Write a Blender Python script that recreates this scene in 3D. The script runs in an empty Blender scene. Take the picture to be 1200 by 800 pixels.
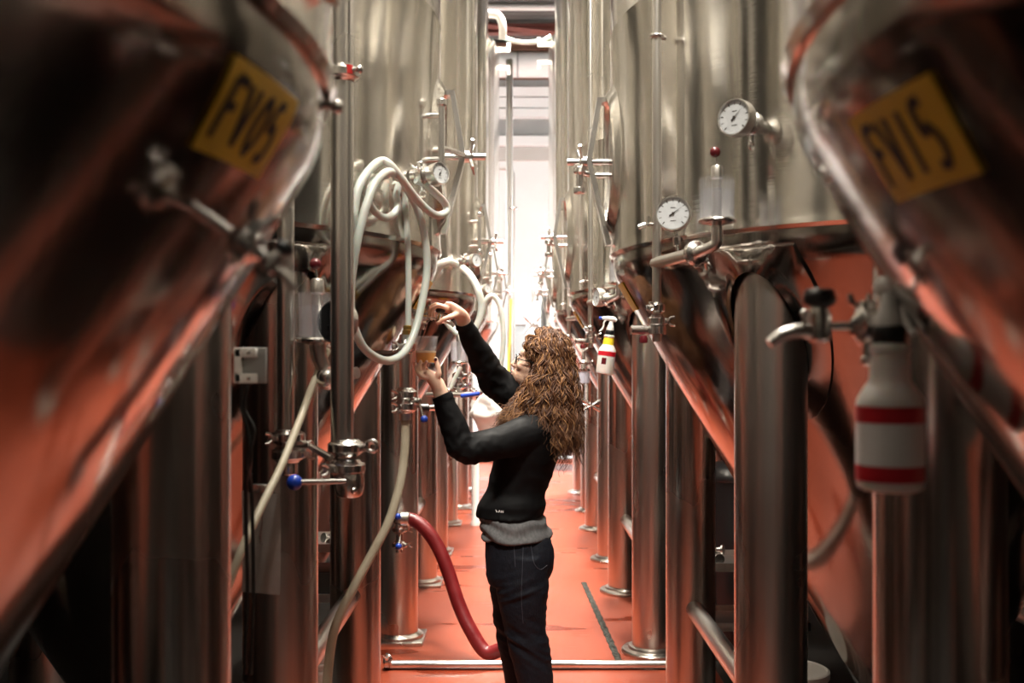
import bpy, bmesh, math, random
from mathutils import Vector, Matrix, noise
random.seed(7)
PI = math.pi
C = bpy.context.scene.collection
F = 1167.0            # focal length in pixels of a 1200 px wide frame (35 mm lens)
EYE = 1.59            # camera height

def P(x, y, Y):
    """photo pixel at depth Y -> world point"""
    return Vector(((x - 603) * Y / F, Y, EYE + (417 - y) * Y / F))

# ------------------------------------------------------------------ materials
def newmat(name):
    m = bpy.data.materials.new(name); m.use_nodes = True
    nt = m.node_tree; b = nt.nodes['Principled BSDF']
    return m, nt, b

def simple(name, col, rough=.5, metal=0, **kw):
    m, nt, b = newmat(name)
    b.inputs['Base Color'].default_value = (*col, 1)
    b.inputs['Roughness'].default_value = rough
    b.inputs['Metallic'].default_value = metal
    for k, v in kw.items():
        b.inputs[k.replace('_', ' ')].default_value = v
    return m

def noisy(name, c1, c2, scale=(8, 8, 8), rough=(.4, .6), metal=0, bump=0, bscale=None, detail=4, lo=.35, hi=.65, **kw):
    """two-colour procedural material with noise driven colour, roughness and bump"""
    m, nt, b = newmat(name)
    N = nt.nodes; L = nt.links
    tc = N.new('ShaderNodeTexCoord'); mp = N.new('ShaderNodeMapping'); mp.inputs['Scale'].default_value = scale
    L.new(tc.outputs['Object'], mp.inputs['Vector'])
    n = N.new('ShaderNodeTexNoise'); n.inputs['Scale'].default_value = 1; n.inputs['Detail'].default_value = detail
    L.new(mp.outputs[0], n.inputs['Vector'])
    cr = N.new('ShaderNodeValToRGB')
    cr.color_ramp.elements[0].position = lo; cr.color_ramp.elements[1].position = hi
    cr.color_ramp.elements[0].color = (*c1, 1); cr.color_ramp.elements[1].color = (*c2, 1)
    L.new(n.outputs['Fac'], cr.inputs['Fac']); L.new(cr.outputs[0], b.inputs['Base Color'])
    mr = N.new('ShaderNodeMapRange'); mr.inputs['To Min'].default_value = rough[0]; mr.inputs['To Max'].default_value = rough[1]
    mr.inputs['From Min'].default_value = .3; mr.inputs['From Max'].default_value = .7
    L.new(n.outputs['Fac'], mr.inputs['Value']); L.new(mr.outputs[0], b.inputs['Roughness'])
    b.inputs['Metallic'].default_value = metal
    if bump:
        mp2 = N.new('ShaderNodeMapping'); mp2.inputs['Scale'].default_value = bscale or scale
        L.new(tc.outputs['Object'], mp2.inputs['Vector'])
        n2 = N.new('ShaderNodeTexNoise'); n2.inputs['Scale'].default_value = 1; n2.inputs['Detail'].default_value = 3
        L.new(mp2.outputs[0], n2.inputs['Vector'])
        bp = N.new('ShaderNodeBump'); bp.inputs['Strength'].default_value = 1; bp.inputs['Distance'].default_value = bump
        L.new(n2.outputs['Fac'], bp.inputs['Height']); L.new(bp.outputs[0], b.inputs['Normal'])
    for k, v in kw.items():
        b.inputs[k.replace('_', ' ')].default_value = v
    return m

def steel(name, col, rough, waves=.004, wscale=(5, 5, .35), grain=.0, gscale=(60, 60, 2), aniso=0, rvar=.06):
    """brushed stainless steel: slight out-of-round waves, fine grain, uneven polish"""
    m, nt, b = newmat(name)
    N = nt.nodes; L = nt.links
    b.inputs['Metallic'].default_value = 1
    tc = N.new('ShaderNodeTexCoord')
    def nz(sc, det=2):
        mp = N.new('ShaderNodeMapping'); mp.inputs['Scale'].default_value = sc
        L.new(tc.outputs['Object'], mp.inputs['Vector'])
        n = N.new('ShaderNodeTexNoise'); n.inputs['Scale'].default_value = 1; n.inputs['Detail'].default_value = det
        L.new(mp.outputs[0], n.inputs['Vector']); return n
    a = nz(wscale, 1); g = nz(gscale, 3); s = nz((1.3, 1.3, 1.1), 4)
    b1 = N.new('ShaderNodeBump'); b1.inputs['Distance'].default_value = waves
    L.new(a.outputs['Fac'], b1.inputs['Height'])
    out = b1
    if grain:
        b2 = N.new('ShaderNodeBump'); b2.inputs['Distance'].default_value = grain
        L.new(g.outputs['Fac'], b2.inputs['Height']); L.new(b1.outputs[0], b2.inputs['Normal']); out = b2
    L.new(out.outputs[0], b.inputs['Normal'])
    mr = N.new('ShaderNodeMapRange'); mr.inputs['From Min'].default_value = .3; mr.inputs['From Max'].default_value = .7
    mr.inputs['To Min'].default_value = rough - rvar; mr.inputs['To Max'].default_value = rough + rvar
    L.new(s.outputs['Fac'], mr.inputs['Value']); L.new(mr.outputs[0], b.inputs['Roughness'])
    mx = N.new('ShaderNodeMixRGB'); mx.inputs[1].default_value = (*[c * .86 for c in col], 1); mx.inputs[2].default_value = (*col, 1)
    L.new(g.outputs['Fac'], mx.inputs[0]); L.new(mx.outputs[0], b.inputs['Base Color'])
    if aniso:
        b.inputs['Anisotropic'].default_value = aniso; b.inputs['Anisotropic Rotation'].default_value = .25
        t = N.new('ShaderNodeTangent'); t.direction_type = 'RADIAL'; t.axis = 'Z'
        L.new(t.outputs[0], b.inputs['Tangent'])
    return m

M = {}
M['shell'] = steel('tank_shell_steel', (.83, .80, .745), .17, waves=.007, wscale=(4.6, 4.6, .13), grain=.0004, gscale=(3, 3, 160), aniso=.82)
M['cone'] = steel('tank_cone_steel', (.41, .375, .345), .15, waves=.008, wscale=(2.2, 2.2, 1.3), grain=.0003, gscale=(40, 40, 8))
M['leg'] = steel('leg_steel', (.60, .555, .51), .28, waves=.0015, wscale=(9, 9, .5), grain=.0003, gscale=(90, 90, 2), aniso=.4)
M['polish'] = steel('polished_fitting_steel', (.80, .78, .75), .23, waves=.0006, wscale=(20, 20, 20), rvar=.04)
M['pipe'] = steel('pipe_steel', (.76, .73, .69), .30, waves=.0008, wscale=(10, 10, 1), rvar=.05)
M['weld'] = steel('weld_steel', (.42, .39, .35), .42, waves=.001, wscale=(60, 60, 60))
M['black'] = simple('black_plastic', (.012, .012, .013), .32)
M['rubber'] = simple('black_rubber', (.015, .014, .014), .65)
M['blue'] = simple('blue_plastic', (.012, .045, .33), .3)
M['maroon'] = simple('dark_red_ball', (.10, .010, .014), .22)
M['red'] = simple('red_plastic', (.55, .02, .02), .35)
M['yellow_plastic'] = simple('yellow_plastic', (.82, .62, .03), .4)
M['label_yellow'] = noisy('yellow_card', (.60, .36, .015), (.70, .44, .025), (14, 14, 14), (.45, .6))
M['ink'] = simple('marker_ink', (.02, .012, .008), .5)
M['dial'] = noisy('dial_white', (.50, .52, .54), (.55, .57, .59), (30, 30, 30), (.25, .3))
M['hose'] = noisy('milky_hose', (.47, .51, .47), (.54, .58, .54), (18, 18, 18), (.28, .4), Subsurface_Weight=.25, Transmission_Weight=.12)
M['hose_tan'] = noisy('aged_hose', (.42, .37, .27), (.52, .47, .36), (12, 12, 12), (.3, .45), Transmission_Weight=.1)
M['red_hose'] = noisy('red_rubber_hose', (.13, .006, .008), (.18, .009, .011), (10, 10, 10), (.33, .5), bump=.001, bscale=(60, 60, 60))
M['brass'] = simple('brass', (.55, .38, .13), .3, 1)
M['jar'] = simple('clear_jar', (.92, .93, .96), .06, Transmission_Weight=.92, IOR=1.2, Alpha=.55)
M['jarw'] = simple('cloudy_liquid', (.74, .76, .86), .2, Transmission_Weight=.6, IOR=1.1, Alpha=.28)
M['jarblue'] = simple('bluish_jar', (.66, .70, .84), .25, Alpha=.9)
M['bottle'] = noisy('translucent_bottle', (.74, .70, .66), (.82, .78, .73), (12, 12, 12), (.3, .4), Subsurface_Weight=.35, Transmission_Weight=.1)
M['bottle_band'] = simple('red_band', (.50, .010, .022), .35)
M['bottle_label'] = noisy('white_label', (.76, .74, .73), (.80, .78, .77), (30, 30, 30), (.4, .5))
M['paper'] = noisy('paper', (.24, .21, .19), (.30, .27, .245), (10, 10, 10), (.7, .8), bump=.004)
M['grey_plastic'] = simple('grey_plastic', (.30, .30, .29), .45)
M['white_plastic'] = noisy('white_plastic', (.68, .67, .64), (.74, .73, .70), (9, 9, 9), (.4, .5))
M['cable'] = simple('cable_black', (.012, .011, .010), .5)
M['cable_yellow'] = simple('cable_yellow', (.66, .56, .10), .5)
M['darkbox'] = noisy('dark_crate', (.02, .017, .015), (.035, .03, .027), (10, 10, 10), (.5, .6))

# floor: sealed red-orange epoxy with damp stains
def floor_mat():
    m, nt, b = newmat('red_epoxy_floor'); N = nt.nodes; L = nt.links
    tc = N.new('ShaderNodeTexCoord')
    def nz(sc, det, rgh=.5):
        mp = N.new('ShaderNodeMapping'); mp.inputs['Scale'].default_value = sc
        L.new(tc.outputs['Object'], mp.inputs['Vector'])
        n = N.new('ShaderNodeTexNoise'); n.inputs['Scale'].default_value = 1; n.inputs['Detail'].default_value = det
        n.inputs['Roughness'].default_value = rgh
        L.new(mp.outputs[0], n.inputs['Vector']); return n
    big = nz((1.1, .7, 1), 5); fine = nz((90, 90, 90), 3); st = nz((1.1, 4.2, 1), 3, .45)
    r1 = N.new('ShaderNodeValToRGB'); r1.color_ramp.elements[0].color = (.19, .030, .0115, 1); r1.color_ramp.elements[1].color = (.26, .046, .0175, 1)
    r1.color_ramp.elements[0].position = .3; r1.color_ramp.elements[1].position = .7
    L.new(big.outputs['Fac'], r1.inputs['Fac'])
    r2 = N.new('ShaderNodeValToRGB'); r2.color_ramp.elements[0].color = (1, 1, 1, 1); r2.color_ramp.elements[1].color = (.62, .5, .45, 1)
    r2.color_ramp.elements[0].position = .615; r2.color_ramp.elements[1].position = .64
    L.new(st.outputs['Fac'], r2.inputs['Fac'])
    mu = N.new('ShaderNodeMixRGB'); mu.blend_type = 'MULTIPLY'; mu.inputs[0].default_value = 1
    L.new(r1.outputs[0], mu.inputs[1]); L.new(r2.outputs[0], mu.inputs[2])
    r3 = N.new('ShaderNodeValToRGB'); r3.color_ramp.elements[0].color = (.86, .86, .86, 1); r3.color_ramp.elements[1].color = (1, 1, 1, 1)
    r3.color_ramp.elements[0].position = .3; r3.color_ramp.elements[1].position = .5
    L.new(fine.outputs['Fac'], r3.inputs['Fac'])
    m2 = N.new('ShaderNodeMixRGB'); m2.blend_type = 'MULTIPLY'; m2.inputs[0].default_value = 1
    L.new(mu.outputs[0], m2.inputs[1]); L.new(r3.outputs[0], m2.inputs[2]); L.new(m2.outputs[0], b.inputs['Base Color'])
    mr = N.new('ShaderNodeMapRange'); mr.inputs['From Min'].default_value = .6; mr.inputs['From Max'].default_value = .65
    mr.inputs['To Min'].default_value = .42; mr.inputs['To Max'].default_value = .22
    L.new(st.outputs['Fac'], mr.inputs['Value']); L.new(mr.outputs[0], b.inputs['Roughness'])
    bp = N.new('ShaderNodeBump'); bp.inputs['Distance'].default_value = .0006
    L.new(fine.outputs['Fac'], bp.inputs['Height']); L.new(bp.outputs[0], b.inputs['Normal'])
    return m
M['floor'] = floor_mat()
M['wall'] = noisy('white_wall_paint', (.80, .80, .78), (.85, .85, .83), (1.2, 1.2, 1.2), (.55, .65))
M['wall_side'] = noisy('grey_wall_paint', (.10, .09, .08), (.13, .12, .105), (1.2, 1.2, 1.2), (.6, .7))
M['bounce_cut'] = noisy('bounce_cut_dark', (.030, .024, .021), (.04, .032, .028), (1.2, 1.2, 1.2), (.6, .7))  # dark lower wall colour, added to curb light bouncing under the tanks
M['floor_shade'] = noisy('dark_floor_shade', (.022, .019, .017), (.032, .028, .025), (3, 3, 3), (.6, .75))  # near-black floor colour standing in for shade, so the cones mirror dark
M['ceil'] = noisy('corrugated_roof', (.085, .08, .076), (.115, .108, .10), (2, 2, 2), (.5, .6))
M['redsteel'] = noisy('red_primer_steel', (.13, .035, .026), (.17, .045, .032), (4, 4, 4), (.5, .6))
M['browns'] = noisy('brown_steel', (.13, .06, .035), (.17, .08, .05), (4, 4, 4), (.5, .6))
M['clad_grey'] = noisy('grey_cladding', (.30, .295, .28), (.34, .335, .32), (2, 2, 2), (.5, .6))
M['clad_cream'] = noisy('cream_cladding', (.50, .47, .43), (.54, .51, .47), (2, 2, 2), (.5, .6))
M['duct'] = noisy('white_duct', (.80, .79, .76), (.85, .84, .81), (2, 2, 2), (.45, .55))

# ------------------------------------------------------------------ mesh helpers
def spline(pts, k=8, closed=False):
    pts = [Vector(p) for p in pts]
    if len(pts) < 3: return pts
    n = len(pts); out = []
    rng = range(n) if closed else range(n - 1)
    for i in rng:
        if closed: p0, p1, p2, p3 = pts[(i - 1) % n], pts[i], pts[(i + 1) % n], pts[(i + 2) % n]
        else:
            p1, p2 = pts[i], pts[i + 1]
            p0 = pts[i - 1] if i > 0 else p1 * 2 - p2
            p3 = pts[i + 2] if i + 2 < n else p2 * 2 - p1
        for j in range(k):
            t = j / k; t2 = t * t; t3 = t2 * t
            out.append(.5 * ((2 * p1) + (p2 - p0) * t + (2 * p0 - 5 * p1 + 4 * p2 - p3) * t2 + (3 * p1 - p0 - 3 * p2 + p3) * t3))
    if not closed: out.append(pts[-1])
    return out

def interp(vals, n):
    out = []
    for i in range(n):
        t = i / max(1, n - 1) * (len(vals) - 1); a = min(int(t), len(vals) - 2); f = t - a
        p, q = vals[a], vals[a + 1]
        if isinstance(p, (tuple, list)): out.append(tuple(u * (1 - f) + w * f for u, w in zip(p, q)))
        else: out.append(p * (1 - f) + q * f)
    return out

class MB:
    def __init__(s): s.bm = bmesh.new(); s.mi = 0; s.mats = []
    def use(s, mat):
        if mat not in s.mats: s.mats.append(mat)
        s.mi = s.mats.index(mat); return s
    def face(s, vs):
        try:
            f = s.bm.faces.new(vs); f.material_index = s.mi; f.smooth = True
            return f
        except ValueError: return None
    def v(s, p): return s.bm.verts.new(p)
    def grid(s, rows, close_u=False, close_v=False):
        """rows of points -> quads"""
        R = [[s.v(p) for p in r] for r in rows]
        nr = len(R); nc = len(R[0])
        for i in range(nr if close_v else nr - 1):
            for j in range(nc if close_u else nc - 1):
                s.face((R[i][j], R[i][(j + 1) % nc], R[(i + 1) % nr][(j + 1) % nc], R[(i + 1) % nr][j]))
        return R
    def sweep(s, pts, r, n=12, closed=False, cap=True, flat=None, up=None):
        """tube along points; r scalar / list / list of (ra, rb)"""
        pts = [Vector(p) for p in pts]
        m = len(pts); rr = r if isinstance(r, (list, tuple)) else [r] * m
        if len(rr) != m: rr = interp(list(rr), m)
        tang = []
        for i in range(m):
            a = pts[(i - 1) % m] if (closed or i > 0) else pts[i]
            b = pts[(i + 1) % m] if (closed or i < m - 1) else pts[i]
            t = (b - a)
            tang.append(t.normalized() if t.length > 1e-9 else Vector((0, 0, 1)))
        u = Vector(up) if up else (Vector((0, 0, 1)) if abs(tang[0].z) < .9 else Vector((1, 0, 0)))
        rows = []
        for i in range(m):
            t = tang[i]
            u = u - t * u.dot(t)
            u = u.normalized() if u.length > 1e-6 else t.orthogonal().normalized()
            w = t.cross(u)
            ra, rb = rr[i] if isinstance(rr[i], (tuple, list)) else (rr[i], rr[i])
            rows.append([pts[i] + u * (math.cos(2 * PI * k / n) * ra) + w * (math.sin(2 * PI * k / n) * rb) for k in range(n)])
        R = s.grid(rows, close_u=True, close_v=closed)
        if cap and not closed:
            s.face(list(reversed(R[0]))); s.face(R[-1])
        return s
    def tube(s, pts, r, n=12, k=8, closed=False, cap=True, up=None): return s.sweep(spline(pts, k, closed), r, n, closed, cap, up=up)
    def cyl(s, a, b, r, n=16, r2=None, bev=0):
        a, b = Vector(a), Vector(b)
        r2 = r if r2 is None else r2
        if bev:
            d = (b - a).normalized() * bev
            return s.sweep([a, a + d, b - d, b], [r - bev, r, r2, r2 - bev], n)
        return s.sweep([a, b], [r, r2], n)
    def lathe(s, prof, origin=(0, 0, 0), axis=(0, 0, 1), n=32, cap=True):
        """prof list of (r, h) along axis"""
        o = Vector(origin); ax = Vector(axis).normalized()
        u = ax.orthogonal().normalized(); w = ax.cross(u)
        rows = [[o + ax * h + u * (r * math.cos(2 * PI * k / n)) + w * (r * math.sin(2 * PI * k / n)) for k in range(n)] for r, h in prof]
        R = s.grid(rows, close_u=True)
        if cap:
            if prof[0][0] > 1e-6: s.face(list(reversed(R[0])))
            if prof[-1][0] > 1e-6: s.face(R[-1])
        return s
    def ball(s, c, r, n=16, sc=(1, 1, 1)):
        c = Vector(c); rows = []
        h = n // 2
        for i in range(h + 1):
            a = PI * i / h
            rows.append([c + Vector((r * sc[0] * max(math.sin(a), 1e-4) * math.cos(2 * PI * k / n), r * sc[1] * max(math.sin(a), 1e-4) * math.sin(2 * PI * k / n), -r * sc[2] * math.cos(a))) for k in range(n)])
        s.grid(rows, close_u=True); return s
    def torus(s, c, axis, R, r, n=32, k=10):
        ax = Vector(axis).normalized(); u = ax.orthogonal().normalized(); w = ax.cross(u); c = Vector(c)
        return s.sweep([c + u * (R * math.cos(2 * PI * i / n)) + w * (R * math.sin(2 * PI * i / n)) for i in range(n)], r, k, closed=True)
    def box(s, c, size, rot=None, bev=.0):
        c = Vector(c); hx, hy, hz = [d / 2 for d in size]
        tmp = bmesh.new(); bmesh.ops.create_cube(tmp, size=1)
        for v in tmp.verts: v.co = Vector((v.co.x * size[0], v.co.y * size[1], v.co.z * size[2]))
        if bev: bmesh.ops.bevel(tmp, geom=tmp.edges[:] + tmp.verts[:], offset=bev, segments=2, affect='EDGES', profile=.5)
        R = rot if rot is not None else Matrix.Identity(3)
        mp = {v: s.v(c + R @ v.co) for v in tmp.verts}
        for f in tmp.faces: s.face([mp[v] for v in f.verts])
        tmp.free(); return s
    def build(s, name, mat=None, parent=None, world=False, sharp=38, tf=None):
        me = bpy.data.meshes.new(name)
        bmesh.ops.recalc_face_normals(s.bm, faces=s.bm.faces[:])
        if tf is not None: s.bm.transform(tf)
        if world and parent is not None:
            s.bm.transform(world_of(parent).inverted())
        s.bm.to_mesh(me); s.bm.free()
        for m in (s.mats or [mat]): me.materials.append(m)
        if sharp: me.set_sharp_from_angle(angle=math.radians(sharp))
        o = bpy.data.objects.new(name, me); C.objects.link(o)
        if parent is not None: o.parent = parent
        return o

def world_of(o):
    m = Matrix.LocRotScale(o.location, o.rotation_euler, o.scale)
    return m if o.parent is None else world_of(o.parent) @ m

def tag(o, label=None, cat=None, group=None, kind=None):
    if label: o['label'] = label
    if cat: o['category'] = cat
    if group: o['group'] = group
    if kind: o['kind'] = kind
    return o

def thing(name, label, cat, loc=(0, 0, 0), rz=0, group=None):
    o = bpy.data.objects.new(name, None); C.objects.link(o)
    o.empty_display_size = .1
    o.location = loc; o.rotation_euler = (0, 0, rz)
    return tag(o, label, cat, group)

def copy_tree(o, parent=None):
    c = o.copy(); C.objects.link(c)
    if parent is not None: c.parent = parent
    for ch in list(o.children): copy_tree(ch, c)
    return c

def dup(o, loc, rz, label, group=None):
    c = copy_tree(o); c.location = loc; c.rotation_euler = (0, 0, rz); c['label'] = label
    if group: c['group'] = group
    return c
SPREAD = 90; FRONTW = 85; LAMPS = [(-1.3, 68), (3.7, 140), (6.1, 260), (8.6, 330), (11.0, 330)]; ENDW = 850
# ================================================================== setting
YW = 17.0      # end wall
HC = 6.85      # ceiling
YF = 1.35; XF = 1.02     # the red coating covers the aisle; floor under the tanks and behind the camera coloured near-black as added shade
def slab(name, x0, y0, x1, y1, mat):
    b = MB(); b.grid([[(x0, y0, 0), (x1, y0, 0)], [(x0, y1, 0), (x1, y1, 0)]]); tag(b.build(name, mat), kind='structure')
slab('floor', -XF, YF, XF, 13, M['floor']); slab('floor_back', -4.6, 13, 4.6, YW, M['floor'])
slab('floor_front', -XF, -3, XF, YF, M['floor_shade'])
slab('floor_left', -4.6, -3, -XF, 13, M['floor_shade']); slab('floor_right', XF, -3, 4.6, 13, M['floor_shade'])
# end wall: smooth below, wide white horizontal cladding ribs above
b = MB()
def band(z0, z1, d, mat):
    b.use(mat); b.grid([[(x, YW - p, z) for p, z in ((0, z0), (d, z0 + .015), (d, z1 - .015), (0, z1))] for x in (-4.6, 4.6)])
band(0, 4.91, .0, M['wall'])
for z0, z1, d, m in ((4.91, 5.15, .03, 'clad_cream'), (5.15, 5.34, .10, 'wall'), (5.34, 5.63, .02, 'clad_grey'), (5.63, 5.80, .10, 'wall'), (5.80, 5.99, .09, 'wall'),
                     (5.99, 6.17, .10, 'wall'), (6.17, 6.33, .02, 'clad_grey'), (6.33, HC, .0, 'clad_cream')): band(z0, z1, d, M[m])
tag(b.build('wall_back', sharp=20), kind='structure')
XW = 2.85
def dark_base_wall(nm, p, q, zd=2.3):      # dark lower band added to cut bounced light, grey paint above
    b = MB(); b.use(M['bounce_cut']); b.grid([[(*p, 0), (*p, zd)], [(*q, 0), (*q, zd)]])
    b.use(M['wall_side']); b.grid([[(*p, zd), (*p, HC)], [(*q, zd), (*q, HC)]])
    tag(b.build(nm), kind='structure')
dark_base_wall('wall_left', (-XW, -3), (-XW, 13.0)); dark_base_wall('wall_right', (XW, -3), (XW, 13.0))
dark_base_wall('wall_front', (-XW, -3), (XW, -3), 3.2)
for s, nm in ((-1, 'trim_5'), (1, 'trim_6')):
    b = MB(); b.grid([[(s * XW, 13, 0), (s * XW, 13, HC)], [(s * 4.6, 13, 0), (s * 4.6, 13, HC)], [(s * 4.6, YW, 0), (s * 4.6, YW, HC)]])
    tag(b.build({'trim_5': 'wall_northwest', 'trim_6': 'wall_northeast'}[nm], M['wall']), kind='structure')
b = MB(); rows = []
n = int((YW + 3) / .05)
for i in range(n + 1):
    y = -3 + i * (YW + 3) / n
    zc = HC + .035 * (1 if (i // 2) % 2 else -1)
    rows.append([(-4.6, y, zc), (4.6, y, zc)])
b.grid(rows); tag(b.build('ceiling', M['ceil'], sharp=20), kind='structure')

def beam(name, y, z, w, h, mat, label):
    b = MB()
    b.box((0, y, z + h / 2 - .008), (9.1, w, .016)); b.box((0, y, z - h / 2 + .008), (9.1, w, .016)); b.box((0, y, z), (9.1, .012, h))
    return tag(b.build(name, mat), kind='structure')
beam('trim_1', 15.6, 6.70, .14, .14, M['redsteel'], '')
beam('trim_2', 16.5, 6.70, .10, .12, M['browns'], '')
b = MB()
b.sweep([(-.9, 15.0, 6.62), (1.9, 15.9, 6.62)], .05, 4)
tag(b.build('trim_3', M['redsteel']), kind='structure')
b = MB()
b.box((0, 16.85, 6.30), (9.1, .10, .05)); tag(b.build('trim_4', M['browns']), kind='structure')
# insulated duct along the end wall just under the roof
b = MB(); b.sweep([(-4.5, 16.62, 6.45), (-1.5, 16.62, 6.45), (1.5, 16.62, 6.45), (4.5, 16.62, 6.45)], .21, 32)
d = b.build('air_duct', M['duct'])
tag(d, 'fat white insulated duct running across the end wall under the roof', 'duct')
b = MB()
for x in (-1.2, .05, 1.2):
    b = MB(); b.torus((x, 16.62, 6.45), (1, 0, 0), .213, .012, 32, 8); b.build('duct_strap', M['grey_plastic'], d)
b = MB(); b.sweep([(-2, 14.8, 6.768), (2, 14.8, 6.768)], .045, 12)
tag(b.build('conduit', M['duct']), 'pale round conduit crossing beneath the corrugated roof at the far end', 'pipe')

# ================================================================== fermentation tanks
R0 = 1.10; ZS = 1.97; KN = .16; HA = math.radians(30.5)
def cone_profile():
    pr = [(R0 - .012, ZS)]
    for i in range(0, 9):
        a = HA * i / 8
        pr.append((R0 - .012 - KN + KN * math.cos(a), ZS - .03 - KN * math.sin(a)))
    r, z = pr[-1]
    while r > .07:
        r -= .09; z -= .09 / math.tan(HA)
        if r > .07: pr.append((r, z))
    zf = z
    return pr
CP = cone_profile()
def cone_r(z):
    for (r1, z1), (r2, z2) in zip(CP, CP[1:]):
        if z2 <= z <= z1: return r1 + (r2 - r1) * (z1 - z) / max(1e-9, z1 - z2)
    return R0 if z > ZS else CP[-1][0]
def cone_z(r):
    if r >= CP[0][0]: return ZS
    for (r1, z1), (r2, z2) in zip(CP, CP[1:]):
        if r2 <= r <= r1: return z1 + (z2 - z1) * (r1 - r) / max(1e-9, r1 - r2)
    return CP[-1][1]

LEGP = .685; LR = .108
ZT = 4.95
def hatch(root, az, left):
    """oval manway with rolled collar, inset door, leaning yoke bar, screw with cross handle and hinge"""
    zc = 2.31; a, h = .165, .235
    er = Vector((math.cos(az), math.sin(az), 0)); et = Vector((-math.sin(az), math.cos(az), 0)); ez = Vector((0, 0, 1))
    if not left: et = -et        # +t points away from the camera end of the aisle on both rows
    def S(t, z, out):   # point over the shell
        ang = t / R0
        d = er * math.cos(ang) + et * math.sin(ang)
        return d * (R0 + out) + ez * (zc + z)
    N = 48
    fr = MB(); rows = []
    for sc, out in ((1.24, -.003), (1.15, .006), (1.07, .020), (1.01, .026), (.965, .022), (.945, .008), (.94, -.004)):
        rows.append([S(a * sc * math.cos(2 * PI * k / N), h * sc * math.sin(2 * PI * k / N), out) for k in range(N)])
    fr.grid(rows, close_u=True)
    fo = fr.build('hatch', M['shell'], root)
    dr = MB(); rows = []
    for sc in (.96, .8, .55, .3, .02):
        rows.append([S(a * sc * math.cos(2 * PI * k / N), h * sc * math.sin(2 * PI * k / N), .004 + .006 * (1 - sc)) for k in range(N)])
    dr.grid(rows, close_u=True); dr.build('hatch_door', M['cone'], fo)
    yk = MB()
    def bar(p, q, w=.06, t=.018):
        p, q = Vector(p), Vector(q); d = (q - p).normalized(); o = d.cross(et).normalized()
        vs = []
        for pt in (p, q):
            vs.append([pt + et * w / 2 + o * t / 2, pt - et * w / 2 + o * t / 2, pt - et * w / 2 - o * t / 2, pt + et * w / 2 - o * t / 2])
        yk.grid(vs, close_u=True)
        for vv in vs: yk.face([yk.v(x) for x in vv])
    ko = .045
    bar(S(0, .225, .0), S(0, .225, ko + .005)); bar(S(0, .233, ko), S(0, .0, .085)); bar(S(0, .0, .085), S(0, -.28 if left else -.31, .012))
    yo = yk.build('yoke', M['polish'], fo, sharp=30)
    hd = MB()
    hd.cyl(S(0, 0, .01), S(0, 0, .165), .0125, 12); hd.cyl(S(0, 0, .085), S(0, 0, .12), .022, 14, bev=.004)
    hd.build('screw', M['polish'], fo)
    hd = MB()
    for k in range(4):
        an = PI / 4 + k * PI / 2
        hd.cyl(S(0, 0, .108), S(.072 * math.cos(an), .072 * math.sin(an), .122), .0065, 8)
    hd.build('cross_handle', M['polish'], fo)
    hg = MB()
    if left:
        hg.cyl(S(-.20, -.07, .04), S(-.20, .13, .04), .012, 12); hg.cyl(S(-.20, .13, .04), S(-.20, .155, .04), .019, 12, bev=.004)
        hg.cyl(S(-.20, -.10, .04), S(-.20, -.07, .04), .019, 12, bev=.004)
        hg.cyl(S(-.20, -.01, .04), S(-.02, .0, .09), .010, 10)
        hg.cyl(S(-.20, -.05, -.01), S(-.20, -.05, .04), .010, 10); hg.cyl(S(-.20, .1, -.01), S(-.20, .1, .04), .010, 10)
    else:
        hg.cyl(S(0, -.05, .0), S(0, -.05, .06), .012, 12); hg.cyl(S(0, -.05, .06), S(0, -.037, .105), .012, 12)
        for dz in (-.075, .0): hg.lathe([(.020, -.012), (.024, -.008), (.024, .008), (.020, .012)], S(0, -.03 + dz, .118), (0, 0, 1), 14)
        hg.cyl(S(0, -.11, .118), S(0, -.03, .118), .012, 10)
    hg.build('hinge', M['polish'], fo)

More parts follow.
